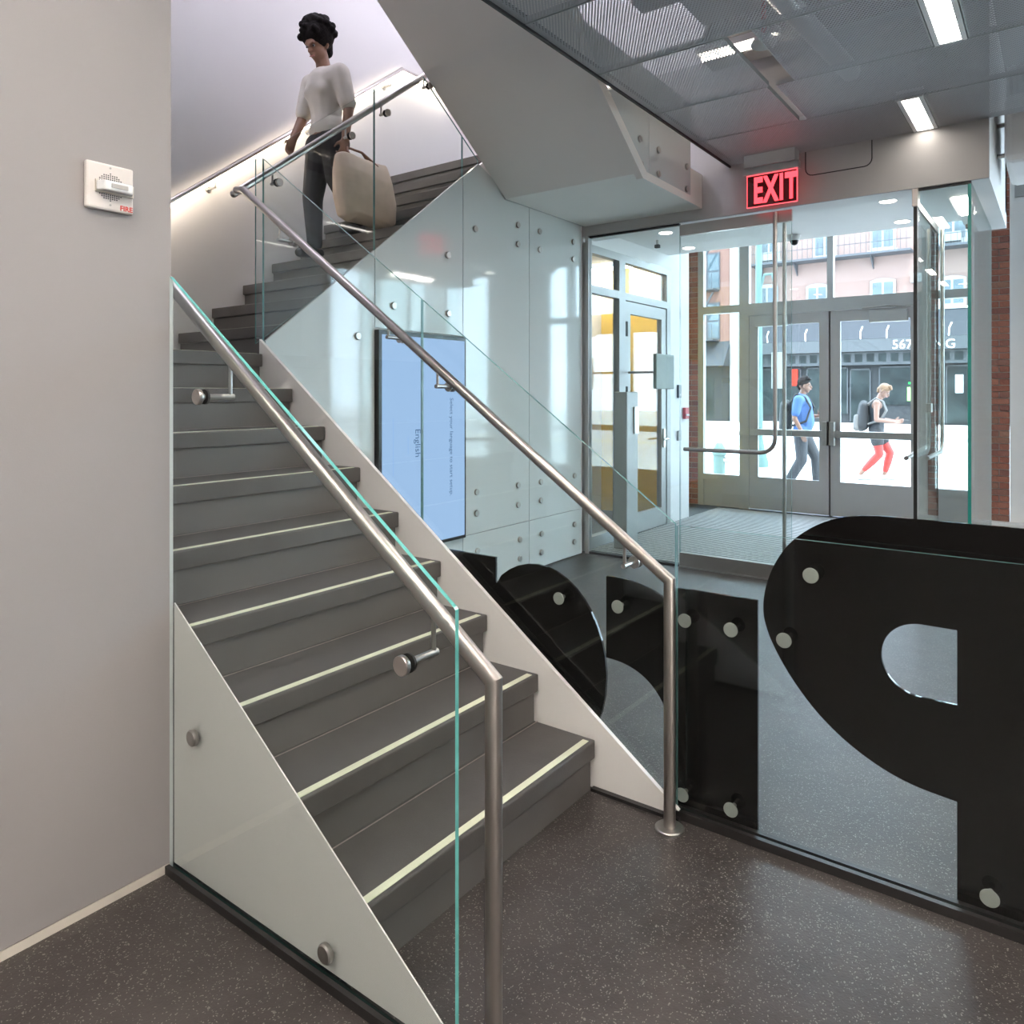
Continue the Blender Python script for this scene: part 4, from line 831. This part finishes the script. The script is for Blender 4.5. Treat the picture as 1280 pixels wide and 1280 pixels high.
# --- man in blue, walking towards +x (local +y is forward)
J1 = dict(pelvis=(0, 0, .98), waist=(0, .02, 1.14), chest=(0, .01, 1.36), neck=(0, .0, 1.53), head=(0, .045, 1.69), shL=(-.19, -.01, 1.46), shR=(.19, -.01, 1.46),
          elL=(-.235, .0, 1.18), elR=(.245, -.06, 1.17), wrL=(-.20, .22, 1.20), wrR=(.235, .06, .94), hipL=(-.095, 0, .92), hipR=(.095, 0, .92),
          knL=(-.10, .20, .52), knR=(.10, .02, .50), anL=(-.10, .22, .09), anR=(.10, -.18, .12), toeL=(-.10, .38, .035), toeR=(.10, -.02, .035))
def sh1(mb):
    j = J1; cap(mb, [j['pelvis'], (0, .045, 1.10), j['chest']], [.145, .155, .150]); cap(mb, [(-.08, 0, .98), (.08, 0, .98)], [.115, .115]); cap(mb, [j['shL'], (0, 0, 1.42), j['shR']], [.082, .135, .082]); cap(mb, [(0, 0, 1.47), (0, .0, 1.53)], [.075, .066])
    for s in 'LR': cap(mb, [j['sh'+s], Vector(j['sh'+s]).lerp(Vector(j['el'+s]), .72)], [.080, .070])
def tr1(mb):
    j = J1; cap(mb, [j['pelvis'], (0, 0, .90)], [.125, .125])
    for s in 'LR': cap(mb, [j['hip'+s], j['kn'+s], Vector(j['an'+s])+Vector((0, 0, .02))], [.115, .088, .075])
def shoes(J, ex=.012):
    def f(mb):
        for s in 'LR':
            a = Vector(J['an'+s]); p = Vector(J['toe'+s]); cap(mb, [(a.x, a.y-.035, p.z+.018), (a.x, a.y+.04, p.z+.022), p], [.042+ex, .044+ex*.6, .036])
    return f
def short_hair(mb, hp):
    q = MB().ball((0,0,0), (.088, .100, .090), 16, 12); mb.raw([hp(*(Vector((0, -.024, .062))+Vector(v))) for v in q.v], q.f)
    for x in (-.05, -.02, .02, .05): cap(mb, [hp(x, .03, .135), hp(x*1.1, .075, .105)], [.028, .018], 8)
    cap(mb, [hp(-.079, -.01, .05), hp(-.076, -.03, -.02)], [.018, .012], 8); cap(mb, [hp(.079, -.01, .05), hp(.076, -.03, -.02)], [.018, .012], 8); cap(mb, [hp(0, -.09, .0), hp(0, -.08, -.05)], [.04, .025], 8)
def pack1(mb):
    cap(mb, [(-.09, -.25, 1.02), (-.09, -.24, 1.36)], [.085, .075]); cap(mb, [(.09, -.25, 1.02), (.09, -.24, 1.36)], [.085, .075]); cap(mb, [(0, -.27, 1.02), (0, -.25, 1.38)], [.10, .09])
def strap1(mb):
    for s in (-1, 1): cap(mb, [(s*.12, -.15, 1.42), (s*.125, -.06, 1.56), (s*.125, .08, 1.50), (s*.125, .165, 1.34), (s*.15, .10, 1.12), (s*.14, -.14, 1.04)], [.018]*6, 8)
def bag_small(mb): cap(mb, [(-.19, .30, 1.20), (-.19, .30, 1.32)], [.03, .03])
make_person('m1', 'man in a blue short-sleeved shirt and dark trousers walking past outside with a backpack', (-3.42, 12.55, -.01), -PI/2+.05, J1, M['skin2'], 1.8,
            [('shirt', M['shirtblue'], sh1, .012), ('trousers', M['trousers'], tr1, .012), ('shoes', M['shoeb'], shoes(J1), .008)], short_hair, M['hairblack'],
            [('backpack', M['pack'], pack1, .014), ('backpack_straps', M['pack'], strap1, .007)], .0085, -.05, .1,
            hands=[((-.20, .22, 1.20), (.2, .6, .7), (-1, 0, 0), (0, -.5, .8), .6), ((.235, .06, .94), (0, .25, -1), (1, 0, 0), (0, 1, 0), .4)], group='passers-by outside')

# --- blond man with red leggings, head bent over a phone
J2 = dict(pelvis=(0, 0, .94), waist=(0, .01, 1.09), chest=(0, .02, 1.30), neck=(0, .05, 1.47), head=(0, .125, 1.60), shL=(-.20, .02, 1.40), shR=(.20, .02, 1.40),
          elL=(-.25, .03, 1.10), elR=(.26, .02, 1.10), wrL=(-.14, .29, 1.07), wrR=(.13, .29, 1.06), hipL=(-.095, 0, .88), hipR=(.095, 0, .88),
          knL=(-.10, .22, .50), knR=(.10, .06, .48), anL=(-.10, .13, .10), anR=(.10, -.24, .13), toeL=(-.10, .29, .035), toeR=(.10, -.09, .035))
def tank2(mb):
    j = J2; cap(mb, [(0, 0, .92), j['waist'], j['chest']], [.132, .125, .148]); cap(mb, [(-.07, 0, .92), (.07, 0, .92)], [.11, .11]); cap(mb, [(-.11, .02, 1.40), (0, .02, 1.36), (.11, .02, 1.40)], [.062, .12, .062])
def shorts2(mb):
    j = J2; cap(mb, [j['pelvis'], (0, 0, .86)], [.122, .125])
    for s in 'LR': cap(mb, [j['hip'+s], Vector(j['hip'+s]).lerp(Vector(j['kn'+s]), .45)], [.118, .110])
def leg2(mb):
    j = J2
    for s in 'LR': cap(mb, [j['hip'+s], Vector(j['hip'+s]).lerp(Vector(j['kn'+s]), .5), j['kn'+s], Vector(j['kn'+s]).lerp(Vector(j['an'+s]), .4), Vector(j['kn'+s]).lerp(Vector(j['an'+s]), .82)], [.10, .092, .069, .070, .050])
def pack2(mb):
    cap(mb, [(-.09, -.22, .98), (-.08, -.19, 1.34)], [.095, .075]); cap(mb, [(.09, -.22, .98), (.08, -.19, 1.34)], [.095, .075]); cap(mb, [(0, -.25, .98), (0, -.20, 1.36)], [.11, .085])
def pack2b(mb): cap(mb, [(-.10, -.315, .95), (.10, -.315, .95), (.08, -.315, 1.14), (-.08, -.315, 1.14)], [.065, .065, .05, .05])
def strap2(mb):
    for s in (-1, 1): cap(mb, [(s*.11, -.12, 1.38), (s*.115, .0, 1.48), (s*.118, .11, 1.42), (s*.13, .165, 1.26), (s*.155, .08, 1.10), (s*.13, -.12, 1.02)], [.02]*6, 8)
def phone2(mb): mb.box(-.04, .04, .375, .515, 1.085, 1.098)
make_person('m2', 'blond man in a black sleeveless top and red leggings looking at a phone outside', (-2.72, 14.75, -.01), -PI/2+.12, J2, M['skin'], 1.76,
            [('tank_top', M['tank'], tank2, .012), ('shorts', M['shorts'], shorts2, .012), ('leggings', M['leggings'], leg2, .010), ('shoes', M['shoew'], shoes(J2), .008)], short_hair, M['hairblond'],
            [('backpack', M['pack'], pack2, .014), ('backpack_pocket', M['packg'], pack2b, .012), ('backpack_straps', M['packg'], strap2, .007), ('phone', M['blackp'], phone2, .006)], .0085, -.62, 0,
            hands=[((-.14, .29, 1.07), (.45, 1, .05), (-.2, 0, -1), (.3, 0, 1), .5), ((.13, .29, 1.06), (-.45, 1, .05), (.2, 0, -1), (-.3, 0, 1), .5)], group='passers-by outside')

# --- woman coming down the upper flight, carrying a tan tote bag (local +y forward = world -y)
J3 = dict(pelvis=(0, -.02, .92), waist=(0, -.01, 1.07), chest=(0, .0, 1.27), neck=(0, .015, 1.43), head=(0, .075, 1.575), shL=(-.165, 0, 1.355), shR=(.165, 0, 1.355),
          elL=(-.215, -.04, 1.10), elR=(.215, .04, 1.09), wrL=(-.225, .0, .86), wrR=(.205, .14, .90), hipL=(-.085, -.02, .86), hipR=(.085, -.02, .86),
          knL=(-.085, -.03, .60), knR=(.085, .05, .46), anL=(-.085, -.24, .285), anR=(.085, .03, .09), toeL=(-.085, -.10, .232), toeR=(.085, .17, .035))
def blouse3(mb):
    j = J3; cap(mb, [(0, -.01, .98), j['waist'], j['chest']], [.120, .114, .146]); cap(mb, [(-.055, -.02, .97), (.055, -.02, .97)], [.105, .105]); cap(mb, [j['shL'], (0, 0, 1.30), j['shR']], [.076, .142, .076]); cap(mb, [(-.06, .07, 1.24), (.06, .07, 1.24)], [.068, .068])
    for s in 'LR': cap(mb, [j['sh'+s], Vector(j['sh'+s]).lerp(Vector(j['el'+s]), .85)], [.076, .066])
def pants3(mb):
    j = J3; cap(mb, [(0, -.02, .98), (0, -.03, .86)], [.112, .128]); cap(mb, [j['hipL'], j['hipR']], [.115, .115])
    for s in 'LR': cap(mb, [j['hip'+s], j['kn'+s], Vector(j['an'+s])+Vector((0, 0, .03))], [.108, .078, .058])
def hair3(mb, hp):
    q = MB().ball((0,0,0), (.122, .128, .120), 16, 12); mb.raw([hp(*(Vector((0, -.05, .070))+Vector(v))) for v in q.v], q.f)
    random.seed(3)
    for i in range(80):
        a = random.uniform(0, 2*PI); e = random.uniform(-.3, 1.45)
        x, y, z = .125*math.cos(a)*math.cos(e), -.05+.130*math.sin(a)*math.cos(e), .075+.120*math.sin(e)
        if y > .05 and z < .12: continue
        mb.ball(hp(x, y, z), random.uniform(.018, .030), 8, 6)
    cap(mb, [hp(0, -.10, .02), hp(0, -.09, -.06)], [.065, .045], 10)
def tote3(mb):
    # soft canvas bag: wide body with sagging base and bulging sides, swung back from the hand
    n = 10; vv = []; ff = []; prof = [(0, .20, .055), (.03, .255, .095), (.16, .275, .105), (.32, .265, .085), (.42, .25, .045), (.44, .245, .030)]
    for k, (h, w, d) in enumerate(prof):
        for i in range(20):
            a = 2*PI*i/20; ca, sa = math.cos(a), math.sin(a); sg = lambda q: math.copysign(abs(q)**.6, q)
            vv.append((-.30+d*sg(ca), -.09+w*sg(sa)-.10*(1-h/.44)*.6, .25+h*1.05+.02*math.sin(3*a)))
    for k in range(len(prof)-1):
        for i in range(20): j = (i+1) % 20; ff.append((k*20+i, k*20+j, (k+1)*20+j, (k+1)*20+i))
    ff += [tuple(range(19, -1, -1)), tuple(range((len(prof)-1)*20, len(prof)*20))]; mb.raw(vv, ff)
def strap3(mb):
    for dx in (-.03, .03): cap(mb, [(-.30+dx, -.22, .69), (-.27, -.12, .78), (-.238, -.005, .795), (-.27, .02, .76), (-.30+dx, .03, .69)], [.010]*5, 8)
loc3 = (-4.46, 3.665, 13*R)
make_person('w1', 'woman in a cream blouse and black trousers walking down the upper stair flight', loc3, PI, J3, M['skin3'], 1.7,
            [('blouse', M['blouse'], blouse3, .011), ('trousers', M['pants'], pants3, .011), ('shoes', M['shoeb'], shoes(J3, .002), .008)], hair3, M['hairblack'], [], .0085, -.55, .15,
            hands=[((-.225, .0, .86), (0, .15, -1), (-1, 0, 0), (0, 1, 0), 1.1), ((.205, .14, .90), (0, .35, -.9), (1, 0, 0), (0, .9, .3), .5)])
tt = thing('tote_bag', 'tan canvas tote bag hanging from the hand of the woman on the stairs', 'bag', (loc3[0]+.3, loc3[1]+.2, loc3[2]+.29)); X3 = Matrix.Translation(Vector(loc3)) @ Matrix.Rotation(PI, 4, 'Z')
body_mesh('bag_body', tote3, .010, M['tote'], tt, X3, 4); body_mesh('handles', strap3, .006, M['leather'], tt, X3, 2)
